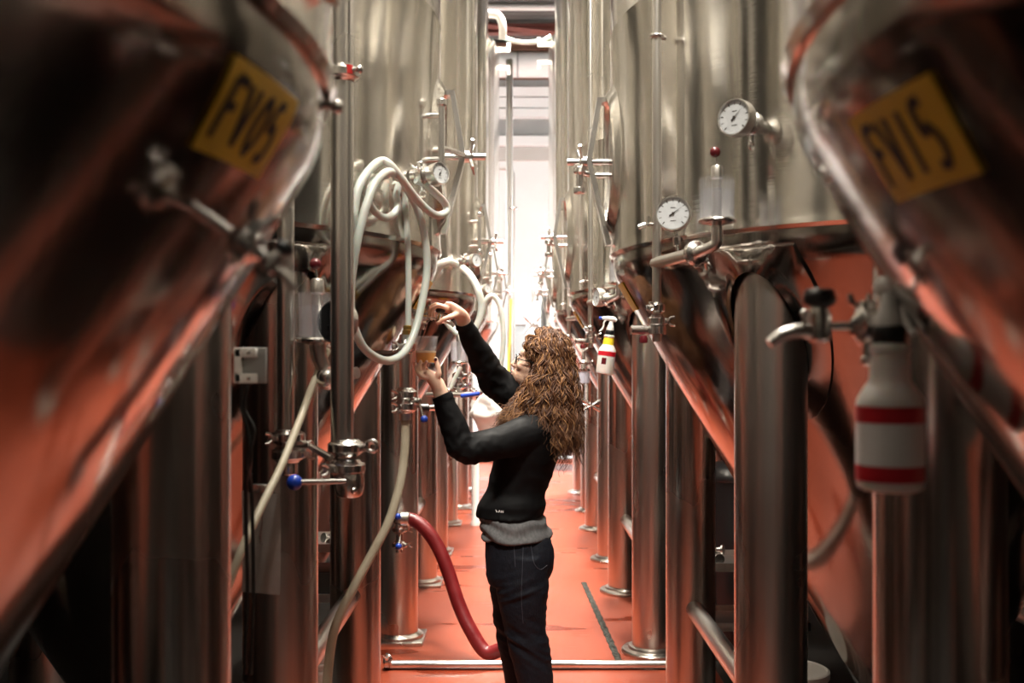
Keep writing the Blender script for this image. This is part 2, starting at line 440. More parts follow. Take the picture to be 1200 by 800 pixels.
def make_tank(label, group, square):
    root = thing('fermentation_tank', label, 'tank', group=group)
    b = MB()      # shell with rolled lower lip and one weld hoop
    pr = [(R0 - .03, ZS - .012), (R0 - .004, ZS - .016), (R0 + .004, ZS - .004), (R0 + .002, ZS + .012), (R0, ZS + .03)]
    for z in (2.3, 2.6): pr.append((R0, z))
    pr += [(R0, 2.775), (R0 + .0025, 2.782), (R0, 2.789)]
    for z in (3.2, 3.7, 4.2, 4.6, ZT): pr.append((R0, z))
    b.lathe(pr, n=144, cap=False); b.build('shell', M['shell'], root)
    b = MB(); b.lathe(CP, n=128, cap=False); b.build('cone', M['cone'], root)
    b = MB()
    pr = [(R0, ZT)] + [(R0 - .14 + .14 * math.cos(a), ZT + .14 * math.sin(a)) for a in [PI / 2 * i / 8 for i in range(1, 7)]]
    r, z = pr[-1]; pr += [(.7, z + .1), (.35, z + .16), (.001, z + .18)]
    b.lathe(pr, n=96, cap=False); b.build('dome', M['shell'], root)
    b = MB()      # bottom outlet elbow
    zb = CP[-1][1]
    b.lathe([(.07, zb + .02), (.07, zb - .015), (.085, zb - .02), (.085, zb - .045), (.055, zb - .05)], n=24)
    b.build('outlet', M['polish'], root)
    for sx in (1, -1):
        for sy in (1, -1):
            lx, ly = sx * LEGP, sy * LEGP
            b = MB(); b.lathe([(LR - .01, .012), (LR, .022), (LR, 1.0), (LR, ZS - .005)], (lx, ly, 0), n=40, cap=False)
            lg = b.build('leg', M['leg'], root)
            b = MB()
            if square:
                b.box((lx, ly, .010), (.29, .29, .02), bev=.004); b.lathe([(LR + .03, .02), (LR + .028, .035), (LR + .012, .045), (LR, .05)], (lx, ly, 0), n=32, cap=False)
            else:
                b.lathe([(.165, .0), (.165, .014), (.158, .022), (LR + .022, .026), (LR + .016, .038), (LR, .044)], (lx, ly, 0), n=40)
            b.build('foot_plate', M['leg'], lg)
            b = MB()    # reinforcement collar that follows the cone round the top of the leg
            rows = []
            for rr, off in ((LR + .075, .0), (LR + .07, .009), (LR + .02, .012), (LR + .004, .022), (LR - .005, .03)):
                row = []
                for k in range(56):
                    an = 2 * PI * k / 56
                    x, y = lx + rr * math.cos(an), ly + rr * math.sin(an)
                    h = math.hypot(x, y); lim = R0 - .014
                    if h > lim: x, y = x * lim / h, y * lim / h; h = lim
                    z = cone_z(h); nn = math.cos(HA)
                    row.append((x + x / h * off * nn, y + y / h * off * nn, z - off * math.sin(HA) - off * .6))
                rows.append(row)
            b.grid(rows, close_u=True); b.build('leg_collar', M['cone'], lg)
    for sx in (1, -1):
        b = MB(); zb_ = .58 if square else .5; b.cyl((sx * LEGP, -LEGP, zb_), (sx * LEGP, LEGP, zb_), .038, 20); b.build('brace', M['pipe'], root)
    hatch(root, 0.0, square)
    return root

GL, GR = 'fermenters of the left row', 'fermenters of the right row'
tanksL = [(-1.34, 1.22), (-1.37, 3.60), (-1.335, 6.28), (-1.33, 8.72), (-1.27, 11.1)]
tanksR = [(1.42, 1.04), (1.46, 3.70), (1.425, 6.04), (1.44, 8.46), (1.47, 10.9)]
labL = ['dark steel fermenter at the near left, its cone wearing the FV05 card',
        'steel fermenter behind the hose loops on the left, next to the woman',
        'third steel fermenter from the camera on the left, just past the raised sleeve',
        'fourth steel fermenter down the left row',
        'farthest steel fermenter on the left, its rounded top showing']
labR = ['dark steel fermenter at the near right, its cone wearing the FV15 card',
        'large steel fermenter on the right carrying the two round dials',
        'third steel fermenter from the camera on the right, behind the small spray bottle',
        'fourth steel fermenter down the right row',
        'farthest steel fermenter on the right, its rounded top showing']
TL, TR = [], []
for i, (x, y) in enumerate(tanksL):
    if i == 0: t = make_tank(labL[0], GL, True); t.location = (x, y, 0)
    else: t = dup(TL[0], (x, y, 0), 0, labL[i], GL)
    TL.append(t)
for i, (x, y) in enumerate(tanksR):
    if i == 0: t = make_tank(labR[0], GR, False); t.location = (x, y, 0); t.rotation_euler = (0, 0, PI)
    else: t = dup(TR[0], (x, y, 0), PI, labR[i], GR)
    TR.append(t)
dup(TL[0], (-1.375, -1.25, 0), 0, 'steel fermenter of the left row beside the camera, mirrored in the cones', GL)
dup(TR[0], (1.43, -1.40, 0), PI, 'steel fermenter of the right row beside the camera, mirrored in the cones', GR)
# lifting lugs that show on the two farthest tanks
for t, s in ((TL[4], 1), (TR[4], 1)):
    for zz in (5.0, 4.8):
        b = MB(); b.box((1.14, 0, zz), (.16, .03, .05)); b.box((1.205, 0, zz + (.045 if zz > 4.9 else -.045)), (.04, .03, .06))
        b.build('lifting_lug', M['duct'], t)
# ================================================================== fittings
ST = M['polish']
def clamp_mb(b, c, ax, r, wing=None):
    """two ferrules and a bolted clamp ring around a pipe of radius r, with a wing nut"""
    c = Vector(c); ax = Vector(ax).normalized()
    b.lathe([(r, -.022), (r + .008, -.014), (r + .012, -.013), (r + .016, -.009), (r + .016, .009), (r + .012, .013), (r + .008, .014), (r, .022)], c, ax, 28, cap=False)
    if wing is not None:
        w = Vector(wing).normalized(); t = ax.cross(w).normalized()
        p = c + w * (r + .012)
        b.cyl(p - t * .012, p + t * .03, .0045, 8)
        b.cyl(p + t * .022, p + t * .034, .008, 8)
        b.box(p + w * .004, (.02, .02, .018), bev=.003)
        b.sweep([p + t * .03, p + t * .03 + ax * .012 + w * .012, p + t * .034 + ax * .014 + w * .024], [.004, .005, .004], 8)
        b.sweep([p + t * .03, p + t * .03 - ax * .012 + w * .012, p + t * .034 - ax * .014 + w * .024], [.004, .005, .004], 8)

def dial(root, c, nrm, r, needle=.6, parent_stem=None, up=(0, 0, 1)):
    """round gauge: steel case, white face, printed ticks, needle"""
    c = Vector(c); n = Vector(nrm).normalized(); u = Vector(up); u = (u - n * u.dot(n)).normalized(); w = u.cross(n)
    b = MB(); b.lathe([(r * .5, -.034), (r * .97, -.03), (r, -.024), (r, .004), (r * .985, .009), (r * .92, .009), (r * .90, .004)], c, n, 40, cap=False)
    b.lathe([(.001, -.034), (r * .5, -.034)], c, n, 40, cap=False)
    b.build('case', M['pipe'], root, world=True)
    b = MB(); b.lathe([(.0005, .002), (r * .5, .002), (r * .9, .002)], c, n, 40, cap=False)
    f = b.build('dial_face', M['dial'], root, world=True)
    b = MB()
    for k in range(11):
        a = math.radians(225 - 27 * k)
        d = w * -math.cos(a) + u * math.sin(a); t = n.cross(d)
        for (r1, r2, h) in ((.68, .84, .008 if k % 2 else .013),):
            p1 = c + d * r * r1 + n * .0028; p2 = c + d * r * r2 + n * .0028
            b.face([b.v(p1 + t * r * h * 2), b.v(p1 - t * r * h * 2), b.v(p2 - t * r * h * 2), b.v(p2 + t * r * h * 2)])
    for yy, ww in ((.34, .15), (-.42, .17)):
        p = c + u * r * yy + n * .0028
        b.face([b.v(p - w * r * ww + u * r * .018), b.v(p - w * r * ww - u * r * .018), b.v(p + w * r * ww - u * r * .018), b.v(p + w * r * ww + u * r * .018)])
    b.build('markings', M['ink'], f)   # dial face frame equals the root frame
    b = MB(); a = needle; d = w * math.cos(a) + u * math.sin(a); t = n.cross(d)
    tip = c + d * r * .72; tail = c - d * r * .25
    for o in (.0045,):
        b.face([b.v(tip + n * o), b.v(c + t * r * .03 + n * o), b.v(tail + t * r * .05 + n * o), b.v(tail - t * r * .05 + n * o), b.v(c - t * r * .03 + n * o)])
    b.lathe([(r * .075, .003), (r * .075, .0065), (.0005, .0065)], c, n, 14)
    b.build('needle', M['ink'], root, world=True)

def fix_markings():
    for o in bpy.data.objects:
        if o.name.startswith('markings'):
            o.data.transform(world_of(o.parent).inverted())

# ---- vertical wash pipe with a side arm, as on every right-hand tank --------------------------------
def wash_pipe(label, group, base, dx=0, tall=True):
    """base = (X, Y) of the riser. Coordinates follow the second right tank."""
    X, Y = base
    r = thing('wash_pipe', label, 'pipe', (X, Y, 1.68), group=group)
    b = MB(); b.sweep([(X, Y, 1.635), (X, Y, 5.3)], .0145, 16); b.build('riser', M['pipe'], r, world=True)
    b = MB(); e = Vector((X + .07, Y - .29, 1.886))
    b.cyl((X - .004, Y + .016, 1.884), e, .0185, 18, bev=.003); b.build('side_arm', M['pipe'], r, world=True)
    ad = (e - Vector((X, Y, 1.884))).normalized()
    b = MB(); clamp_mb(b, e, ad, .0185, (0.2, .2, -1)); b.build('clamp', ST, r, world=True)
    b = MB(); j = Vector((X + .119, Y - .35, 1.96))
    b.tube([e + ad * .005, e + ad * .03, Vector((j.x - .003, j.y + .005, 1.905)), j - Vector((0, 0, .03)), j], .016, 16); b.build('elbow', M['pipe'], r, world=True)
    b = MB(); clamp_mb(b, (X, Y, 1.70), (0, 0, 1), .0145, (1, -.4, 0)); clamp_mb(b, (X, Y, 1.742), (0, 0, 1), .010, (-1, -.4, 0))
    b.lathe([(.022, -.014), (.030, -.012), (.030, .012), (.022, .014)], (X, Y, 1.672), (0, 0, 1), 20)
    v = b.build('valve', ST, r, world=True)
    b = MB(); b.cyl((X - .03, Y - .005, 1.672), (X - .085, Y - .015, 1.672), .015, 16, bev=.003); b.build('lever', ST, v, tf=Matrix.Translation((-X, -Y, -1.68)))
    b = MB(); b.lathe([(.004, -.02), (.013, -.018), (.014, -.006), (.010, .004)], (X - .045, Y - .02, 1.65), (0, 0, 1), 14); b.build('lever_knob', M['maroon'], v, tf=Matrix.Translation((-X, -Y, -1.68)))
    b = MB(); b.cyl((X, Y, 2.005), (X - .035, Y - .01, 2.005), .006, 10); b.cyl((X - .035, Y - .01, 2.005), (X - .06, Y - .01, 1.995), .009, 10, bev=.002); b.cyl((X - .03, Y - .01, 2.0), (X - .03, Y - .01, 2.03), .005, 8)
    b.build('sample_cock', ST, r, world=True)
    b = MB(); b.cyl((X, Y, 2.6), (X + .028, Y + .014, 2.6), .008, 10); b.torus((X, Y, 2.6), (0, 0, 1), .019, .006, 20, 8)
    b.build('bracket', ST, r, world=True)
    return r

def air_lock(label, group, j, s=1.0):
    """clear jar on a round plate with steel piston and a dark red ball on top; j = base point"""
    r = thing('air_lock', label, 'airlock', j, group=group)
    def q(*a): return Vector(a) * s
    b = MB(); b.lathe([(.017 * s, -.014 * s), (.02 * s, -.012 * s), (.052 * s, -.006 * s), (.054 * s, 0), (.052 * s, .005 * s), (.03 * s, .008 * s), (.016 * s, .012 * s)], n=36); b.build('base_plate', ST, r)
    b = MB(); pr = [(.045, .006), (.048, .006), (.0495, .10), (.0495, .118), (.0475, .119), (.0465, .112), (.0455, .012)]
    b.lathe([(a * s, h * s) for a, h in pr] , n=40, cap=False); b.build('jar', M['jar'], r)
    b = MB(); b.lathe([(.0005, .010 * s), (.043 * s, .010 * s), (.0445 * s, .085 * s), (.0005, .086 * s)], n=32, cap=False); b.build('water', M['jarw'], r)
    b = MB(); b.lathe([(.013 * s, .0), (.013 * s, .115 * s), (.017 * s, .118 * s), (.017 * s, .150 * s), (.014 * s, .155 * s), (.005 * s, .157 * s)], n=24); b.build('piston', M['pipe'], r)
    b = MB(); b.cyl(q(0, 0, .15), q(-.004, 0, .182), .003 * s, 8); b.build('pin', ST, r)
    b = MB(); b.ball(q(-.005, 0, .193), .0155 * s, 20); b.build('ball', M['maroon'], r)
    return r

def gauge_on(label, group, c, nrm, foot, r=.05, needle=.7, name='pressure_gauge'):
    g = thing(name, label, 'gauge', foot, group=group)
    c = Vector(c); nrm = Vector(nrm).normalized(); foot = Vector(foot)
    back = c - nrm * .018
    b = MB()
    bt = back + (foot - back).normalized() * r * .9
    b.cyl(foot, bt, .006, 10); mid = foot.lerp(bt, .5); ax = (bt - foot).normalized()
    b.lathe([(.009, -.014), (.012, -.012), (.012, .012), (.009, .014)], mid, ax, 6)
    b.build('stem', ST, g, world=True)
    dial(g, c, nrm, r, needle)
    return g

GW, GA, GG = 'wash pipes on the right row', 'water air locks', 'dial gauges'
# second right tank
W2 = wash_pipe('slim steel riser in front of the large right tank, carrying gauge and air lock', GW, (.45, 3.15))
A2 = air_lock('clear air lock with dark red ball, beside the white dial on the right', GA, (.569, 2.80, 1.97))
G2 = gauge_on('white-faced pressure gauge standing on the side arm next to the air lock', GG, (.472, 2.965, 2.014), (-.28, -1, .05), (.49, 2.985, 1.90), .052, .62)
# third, fourth, fifth right tanks: same set further down
for k, (dx, dy, lp, la, lg) in enumerate([
        (-.030, 2.36, 'steel riser behind the small spray bottle on the right', 'clear air lock directly above the small spray bottle', 'drum-shaped gauge seen side-on above the small spray bottle'),
        (-.02, 4.76, 'thin riser down the right row, beside the hair of the woman', 'tiny far air lock on the fourth right tank', 'tiny far gauge on the fourth right tank'),
        (-.0, 7.2, 'farthest thin riser on the right row', None, None)]):
    c = dup(W2, (.45 + dx, 3.15 + dy, 1.68), 0, lp, GW)
    if la: dup(A2, (.569 + dx, 2.80 + dy, 1.97 - .36 * (k == 0) + .36 * (k == 0)), 0, la, GA)
    if lg:
        Yg = 2.965 + dy; X = .472 + dx
        gauge_on(lg, GG, (X, Yg, 2.014 - .11), (-1, -.35, 0), (X + .02, Yg + .03, 1.90 - .0), .05, 1.2) if k == 0 else gauge_on(lg, GG, (X, Yg, 2.014), (-1, -.5, 0), (X + .02, Yg + .02, 1.90), .05, 1.2)

def thermometer(label, foot, nrm, L=.15, r=.05, needle=.8, dn=None):
    """dial thermometer on a tank wall: welded ferrule, clamp with wing nut, stem and dial facing outwards"""
    g = thing('dial_thermometer', label, 'gauge', foot, group=GG)
    f = Vector(foot); n = Vector(nrm).normalized(); side = n.cross(Vector((0, 0, 1))).normalized()
    b = MB(); b.cyl(f + n * .001, f + n * (L * .35), .019, 20); b.build('ferrule', ST, g, world=True)
    b = MB(); clamp_mb(b, f + n * (L * .4), n, .019, side * .5 + Vector((0, 0, .8))); b.build('clamp', ST, g, world=True)
    b = MB(); b.cyl(f + n * L * .4, f + n * (L - .02), .009, 12); b.lathe([(.013, -.012), (.015, -.01), (.015, .01), (.013, .012)], f + n * L * .65, n, 6); b.build('stem', ST, g, world=True)
    b = MB(); p = f + n * L * .4 + side * .0 - Vector((0, 0, .03)); b.cyl(p, p - Vector((0, 0, .022)), .007, 8); b.torus(p - Vector((0, 0, .032)), side, .011, .004, 14, 8); b.build('wing_nut', ST, g, world=True)
    dial(g, f + n * L, dn or n, r, needle)
    return g
thermometer('round dial thermometer high on the large right tank wall', (.716, 2.88, 2.249), (-.70, -.74, .03), .15, .052, .75)
thermometer('small dial thermometer that the hose loops hang from', (-.333, 3.22, 2.173), (.93, -.37, 0), .10, .036, 1.0, (.75, -.75, .1))
thermometer('small dial thermometer behind the raised hand, third left tank', (-.318, 5.86, 2.15), (.92, -.39, 0), .10, .040, 1.0, (.75, -.75, .1))
thermometer('tiny dial thermometer on the fourth left tank', (-.318, 8.30, 2.15), (.92, -.39, 0), .10, .040, 1.0, (.75, -.75, .1))

# ---- sampling valves -------------------------------------------------------------------------------
GS = 'sampling valves on the cones'
def sample_valve(label, root_pt, d, s=1.0):
    """short pipe, clamp, thin pipe, valve body with black knob, curved spout; d = outward direction"""
    f = Vector(root_pt); d = Vector(d).normalized(); side = d.cross(Vector((0, 0, 1))).normalized(); up = side.cross(d).normalized()
    g = thing('sample_valve', label, 'valve', f, group=GS)
    def q(x, y=0, z=0): return f + (d * x + side * y + up * z) * s
    b = MB(); b.cyl(q(0), q(.135), .0125 * s, 18); b.build('inlet_pipe', ST, g, world=True)
    b = MB(); clamp_mb(b, q(.14), d, .0115 * s, up); b.cyl(q(.14, 0, -.02), q(.14, 0, -.045), .006 * s, 8); b.ball(q(.14, 0, -.047), .009 * s, 10); b.build('clamp', ST, g, world=True)
    b = MB(); b.cyl(q(.14), q(.19), .006 * s, 12); b.lathe([(.012 * s, -.022 * s), (.0155 * s, -.018 * s), (.0155 * s, .014 * s), (.011 * s, .03 * s)], q(.205), up, 18); b.build('valve_body', ST, g, world=True)
    b = MB(); b.lathe([(.012 * s, .026 * s), (.020 * s, .030 * s), (.023 * s, .036 * s), (.021 * s, .048 * s), (.017 * s, .052 * s)], q(.205), up, 14); b.build('knob', M['black'], g, world=True)
    b = MB(); b.tube([q(.21, 0, -.008), q(.232, 0, -.006), q(.256, 0, -.011), q(.274, 0, -.024)], [.011 * s, .010 * s, .009 * s, .008 * s], 14); b.cyl(q(.226, 0, .0), q(.226, 0, .016), .004 * s, 8); b.ball(q(.226, 0, .018), .006 * s, 10)
    b.build('spout', M['pipe'], g, world=True)
    return g
sample_valve('blurred sampling valve with black knob on the FV05 tank', (-.350, 1.075, 1.754), (.80, .14, -.58), .52)
sample_valve('sampling valve with black knob that holds up the big spray bottle', (.645, 1.41, 1.632), (-1, .03, 0), 1.03)
sv2 = sample_valve('sampling valve the woman turns above the beer cup', (-.462, 3.80, 1.752), (1, .0, -.12), .86)

# ---- spray bottles ---------------------------------------------------------------------------------
def spray_bottle(label, base, tilt=0, collar=M['black'], small=False):
    g = thing('spray_bottle', label, 'bottle', base, group='spray bottles hung by their triggers')
    b = MB(); b.lathe([(.036, 0), (.0425, .004), (.0445, .012), (.0445, .118), (.043, .126), (.034, .142), (.0275, .152), (.0262, .17), (.0245, .186), (.0245, .189), (.0275, .191), (.0275, .199), (.022, .201), (.020, .206)], n=48)
    b.build('bottle', M['bottle'], g)
    def ring(z0, z1, mat, nm, off=.0007):
        b = MB(); b.lathe([(.0445, z0), (.0445 + off, z0), (.0445 + off, z1), (.0445, z1)], n=48, cap=False); b.build(nm, mat, g)
    if not small:
        ring(.0145, .036, M['bottle_band'], 'red_band'); ring(.036, .094, M['bottle_label'], 'label', .0004); ring(.094, .1165, M['bottle_band'], 'red_band')
    else:
        ring(.094, .1165, M['bottle_band'], 'red_band')
        b = MB(); b.lathe([(.0278, .150), (.0268, .17), (.0250, .187)], n=40, cap=False); b.build('neck_band', M['yellow_plastic'], g)
        b = MB(); rows = []
        for a in (-2.2, -2.0, -1.8, -1.65): rows.append([(.0450 * math.cos(a), .0450 * math.sin(a), z) for z in (.05, .083)])
        b.grid(rows); b.build('label', M['maroon'], g)
    b = MB(); b.lathe([(.0225, .203), (.0235, .205), (.0235, .222), (.0215, .226)], n=28); b.build('collar', collar, g)
    b = MB(); b.lathe([(.0185, .224), (.0195, .232), (.0165, .244), (.012, .258), (.010, .272)], n=24)
    b.sweep([(.026, 0, .278), (.012, 0, .284), (-.02, 0, .285), (-.048, 0, .281)], [(.008, .009), (.0135, .011), (.012, .010), (.008, .008)], 14)
    b.build('spray_head', M['white_plastic'], g)
    b = MB(); b.cyl((-.047, 0, .281), (-.064, 0, .281), .0085, 12, bev=.002); b.build('nozzle', M['blue'] if small else M['black'], g)
    b = MB(); b.tube([(-.026, 0, .278), (-.036, 0, .262), (-.036, 0, .243), (-.042, 0, .226), (-.054, 0, .214)], [(.005, .008), (.0045, .008), (.004, .007), (.004, .006), (.003, .005)], 10); b.build('trigger', M['white_plastic'], g)
    return g
sb = spray_bottle('large spray bottle with two red bands hanging at the near right', (.517, 1.372, 1.405)); sb.rotation_euler = (0, 0, PI / 2 + .25)
sb2 = spray_bottle('small spray bottle with yellow neck hanging from the right row pipe', (.458, 5.08, 1.497), small=True); sb2.rotation_euler = (0, .13, 0)

# ---- cards with tank numbers -----------------------------------------------------------------------
GLY = {'F': [[(0, 0), (0, 1)], [(0, 1), (.62, .97)], [(0, .55), (.5, .56)]],
       'V': [[(0, 1), (.3, 0)], [(.3, 0), (.62, 1)]],
       '0': [[(.3, 1), (.05, .75), (.02, .35), (.28, 0), (.55, .3), (.56, .72), (.3, 1)]],
       '1': [[(.25, 1), (.27, 0)]],
       '5': [[(.6, 1), (.12, .98)], [(.12, .98), (.08, .55), (.4, .6), (.62, .35), (.45, .04), (.05, .03)]]}
def number_card(label, tank, left, az, ztop, w, h, text, az2=None):
    cx, cy = tank
    zt = ztop
    # arc length table down the cone profile
    pts = [(r, z) for r, z in CP if z <= zt]
    pts = [(cone_r(zt), zt)] + pts
    def SP(u, v, off):       # u along the reading direction, v upwards, from the card's lower left corner
        s = h - v; acc = 0
        for (r1, z1), (r2, z2) in zip(pts, pts[1:]):
            L = math.hypot(r2 - r1, z2 - z1)
            if acc + L >= s: 
                f = (s - acc) / L; break
            acc += L
        r = r1 + (r2 - r1) * f; z = z1 + (z2 - z1) * f
        nr, nz = (z1 - z2) / L, (r2 - r1) / L
        r += nr * off; z += nz * off
        a = az + (u - w / 2) / R0
        if left: return Vector((cx + r * math.cos(a), cy + r * math.sin(a), z))
        return Vector((cx - r * math.cos(a), cy - r * math.sin(a), z))
    base = SP(w / 2, h / 2, 0)
    b = MB(); n = 10
    b.grid([[SP(w * i / n, h * j / n, .002) for j in range(n + 1)] for i in range(n + 1)])
    b.grid([[SP(w * i / n, h * j / n, .0035) for j in range(n + 1)] for i in range(n + 1)])
    for e in ([(i / n, 0) for i in range(n + 1)], [(i / n, 1) for i in range(n + 1)], [(0, i / n) for i in range(n + 1)], [(1, i / n) for i in range(n + 1)]):
        b.grid([[SP(w * a, h * c, .002) for a, c in e], [SP(w * a, h * c, .0035) for a, c in e]])
    me = b.build('number_card', M['label_yellow'], sharp=0)
    for v in me.data.vertices: v.co -= base
    me.location = base
    tag(me, label, 'sign', 'yellow number cards on the cones')
    if text:
        b = MB(); gx = w * .09; cw = w * .82 / len(text); gh = h * .66; gy = h * .17; st = h * .055
        for i, ch in enumerate(text):
            for stroke in GLY[ch]:
                p2 = [Vector((gx + i * cw + p[0] * cw * 1.02 + .004 * math.sin(3 * i + p[1]), gy + p[1] * gh, 0)) for p in stroke]
                p2 = spline(p2, 6) if len(p2) > 2 else [p2[0].lerp(p2[1], t / 6) for t in range(7)]
                row1, row2 = [], []
                for k in range(len(p2)):
                    d = (p2[min(k + 1, len(p2) - 1)] - p2[max(k - 1, 0)]).normalized(); nn = Vector((-d.y, d.x, 0))
                    a1 = p2[k] + nn * st; a2 = p2[k] - nn * st
                    row1.append(SP(a1.x, a1.y, .0042)); row2.append(SP(a2.x, a2.y, .0042))
                b.grid([row1, row2])
        o = b.build('lettering', M['ink'], me, sharp=0)
        for v in o.data.vertices: v.co -= base
    return me
number_card('yellow card reading FV05 on the near left cone', tanksL[0], True, -.12, 1.893, .19, .103, 'FV05')
number_card('yellow card reading FV15 on the near right cone', tanksR[0], False, .055, 1.845, .19, .103, 'FV15')
number_card('yellow card seen edge-on, on the large right tank cone', tanksR[1], False, -.03, 1.86, .20, .115, None)
number_card('yellow card seen edge-on, on the third right tank cone', tanksR[2], False, -.03, 1.86, .20, .115, None)
number_card('yellow card seen edge-on below the hose loops', tanksL[1], True, .03, 1.86, .20, .115, None)

# small stud on the FV05 cone
b = MB(); b.cyl((-.30, 1.42, 1.955), (-.255, 1.42, 1.945), .006, 10); b.ball((-.253, 1.42, 1.945), .010, 14)
tag(b.build('steel_stud', ST), 'tiny round-headed steel stud above the FV05 card', 'stud')

# ---- near left pipes -------------------------------------------------------------------------------
YA = 2.60
XA = P(401, 0, YA).x
def lbl(t): return t
ra = thing('riser_pipe', 'thick upright steel pipe at the left with a blue-knobbed lever valve below', 'pipe', (XA, YA, 1.24), group='upright pipes at the near left')
b = MB(); b.sweep([(XA, YA, 1.36), (XA, YA, 5.3)], .030, 24); b.build('pipe', M['pipe'], ra, world=True)
zc = P(0, 87, YA).z
b = MB(); clamp_mb(b, (XA, YA, zc), (0, 0, 1), .030); b.cyl((XA - .055, YA - .02, zc), (XA + .05, YA - .03, zc + .004), .008, 10); b.ball((XA - .055, YA - .02, zc), .013, 12); b.ball((XA + .05, YA - .03, zc + .004), .011, 12)
b.build('clamp', ST, ra, world=True)
b = MB(); b.cyl((XA + .022, YA - .031, zc - .008), (XA + .022, YA - .031, zc + .014), .011, 10); b.build('cap', M['red'], ra, world=True)
z1 = P(0, 524, YA).z; z2 = P(0, 548, YA).z
b = MB(); clamp_mb(b, (XA + .01, YA, z1), (0, 0, 1), .032, (1, -.3, 0)); b.build('clamp', ST, ra, world=True)
b = MB(); b.cyl((XA + .045, YA - .02, z1), (XA + .075, YA - .03, z1 + .004), .006, 8); b.torus((XA + .082, YA - .03, z1 + .006), (0, 1, 0), .014, .005, 16, 8); b.build('wing_nut', ST, ra, world=True)
b = MB(); clamp_mb(b, (XA + .012, YA, z2), (0, 0, 1), .032, (-1, -.3, 0)); b.lathe([(.028, -.075), (.034, -.07), (.040, -.045), (.040, -.02), (.03, .0)], (XA + .018, YA, z2), (0, 0, 1), 24)
b.cyl((XA + .02, YA - .035, z2 - .03), (XA + .02, YA - .055, z2 - .03), .012, 10); b.ball((XA + .035, YA - .03, z2 - .055), .010, 10)
v = b.build('valve', ST, ra, world=True)
b = MB(); hb = P(345, 565, YA - .06); b.cyl((XA + .02, YA - .05, z2 - .028), hb, .0075, 12); o = b.build('lever', ST, v); o.data.transform(world_of(v).inverted())
b = MB(); b.ball(hb, .0205, 20); o = b.build('knob', M['blue'], v); o.data.transform(world_of(v).inverted())

YB = 2.72; XB = P(335, 0, YB).x
rb = thing('riser_pipe', 'slimmer upright steel pipe behind the FV05 valve, ending in a stacked clamp', 'pipe', (XB, YB, 1.3), group='upright pipes at the near left')
b = MB(); b.sweep([(XB, YB, 1.36), (XB, YB, 5.3)], .023, 20); b.build('pipe', M['pipe'], rb, world=True)
for yy in (512, 532):
    b = MB(); clamp_mb(b, (XB + .006, YB, P(0, yy, YB).z), (0, 0, 1), .030, (1, -.5, 0) if yy > 520 else (-1, -.4, 0)); b.build('clamp', ST, rb, world=True)
b = MB(); zl = P(0, 523, YB).z
b.cyl((XB + .03, YB, zl), (XB + .075, YB - .02, zl + .004), .016, 14, bev=.003); b.cyl((XB + .07, YB - .02, zl + .002), P(388, 537, YA + .02), .010, 12); b.build('link_pipe', ST, rb, world=True)
b = MB(); b.lathe([(.02, -.05), (.026, -.045), (.026, -.02), (.02, 0)], (XB + .006, YB, P(0, 535, YB).z), (0, 0, 1), 18); b.build('ferrule', ST, rb, world=True)

# air lock and turned-away gauge behind the thick pipe
ja = P(372, 398, 2.74)
air_lock('air lock with red ball half hidden behind the thick left pipe', GA, ja, 1.08)
rr = thing('vent_elbow', 'steel elbow and ball union beneath the half hidden left air lock', 'pipe', ja + Vector((0, 0, -.10)))
b = MB(); b.sweep([ja + Vector((0, 0, -.012)), ja + Vector((.004, 0, -.045)), ja + Vector((.014, .01, -.075))], [.024, .022, .02], 18); b.build('neck', M['pipe'], rr, world=True)
b = MB(); b.ball(ja + Vector((.03, 0, -.105)), .034, 20); b.build('union', ST, rr, world=True)
b = MB(); b.cyl(ja + Vector((.03, .02, -.105)), (XA + .02, YA + .12, ja.z - .09), .016, 14); b.build('arm', M['pipe'], rr, world=True)
gc = P(399, 377, 2.70)
gb = gauge_on('gauge turned away, its dark back showing behind the thick left pipe', GG, gc, (.55, .83, 0), gc + Vector((0, .01, -.09)), .058, .4)
b = MB(); nb = Vector((-.55, -.83, 0)).normalized(); b.lathe([(.0005, .0), (.052, .0)], gc + nb * .0345, nb, 32, cap=False)
for u, w_ in ((.012, -.012), (.012, -.032), (-.012, -.02)):
    p = gc + nb * .036 + Vector((nb.y, -nb.x, 0)) * u + Vector((0, 0, w_)); b.lathe([(.004, -.002), (.004, .002), (.001, .003)], p, nb, 8)
b.build('back_cover', M['black'], gb, world=True)

# ---- white hoses -----------------------------------------------------------------------------------
def yd(x): return 2.86 + (x - 415) * .0042
def H(x, y, off=0): return P(x, y, yd(x) + off)
def cv(x, y, off=0):    # coordinates measured in a 3.075x crop with corner (360,180)
    return H(360 + x / 3.075, 180 + y / 3.075, off)
hose = thing('hose', 'long milky hose looped over the small dial thermometer', 'hose', cv(300, 90))
b = MB(); b.tube([cv(175, 345, .03), cv(166, 250, .0), cv(172, 185), cv(190, 110), cv(230, 52), cv(268, 26), cv(300, 42, -.04), cv(335, 85, -.06), cv(385, 152, -.06), cv(430, 200, -.06), cv(468, 222, -.06), cv(500, 210, -.05), cv(498, 182, -.04), cv(465, 145, -.02), cv(425, 112), cv(392, 94, .02)], .0125, 14); b.build('outer_loop', M['hose'], hose, world=True)
b = MB(); b.tube([cv(330, 88, -.02), cv(300, 66, -.05), cv(272, 76, -.06), cv(240, 118, -.05), cv(212, 190, -.04), cv(190, 270, -.03), cv(174, 350, -.02), cv(158, 470), cv(158, 580), cv(178, 650), cv(205, 700), cv(250, 735), cv(300, 745), cv(350, 715), cv(388, 640), cv(415, 530), cv(432, 410), cv(422, 290), cv(398, 205), cv(370, 145), cv(345, 105, -.0)], .0125, 14); b.build('hanging_loop', M['hose'], hose, world=True)
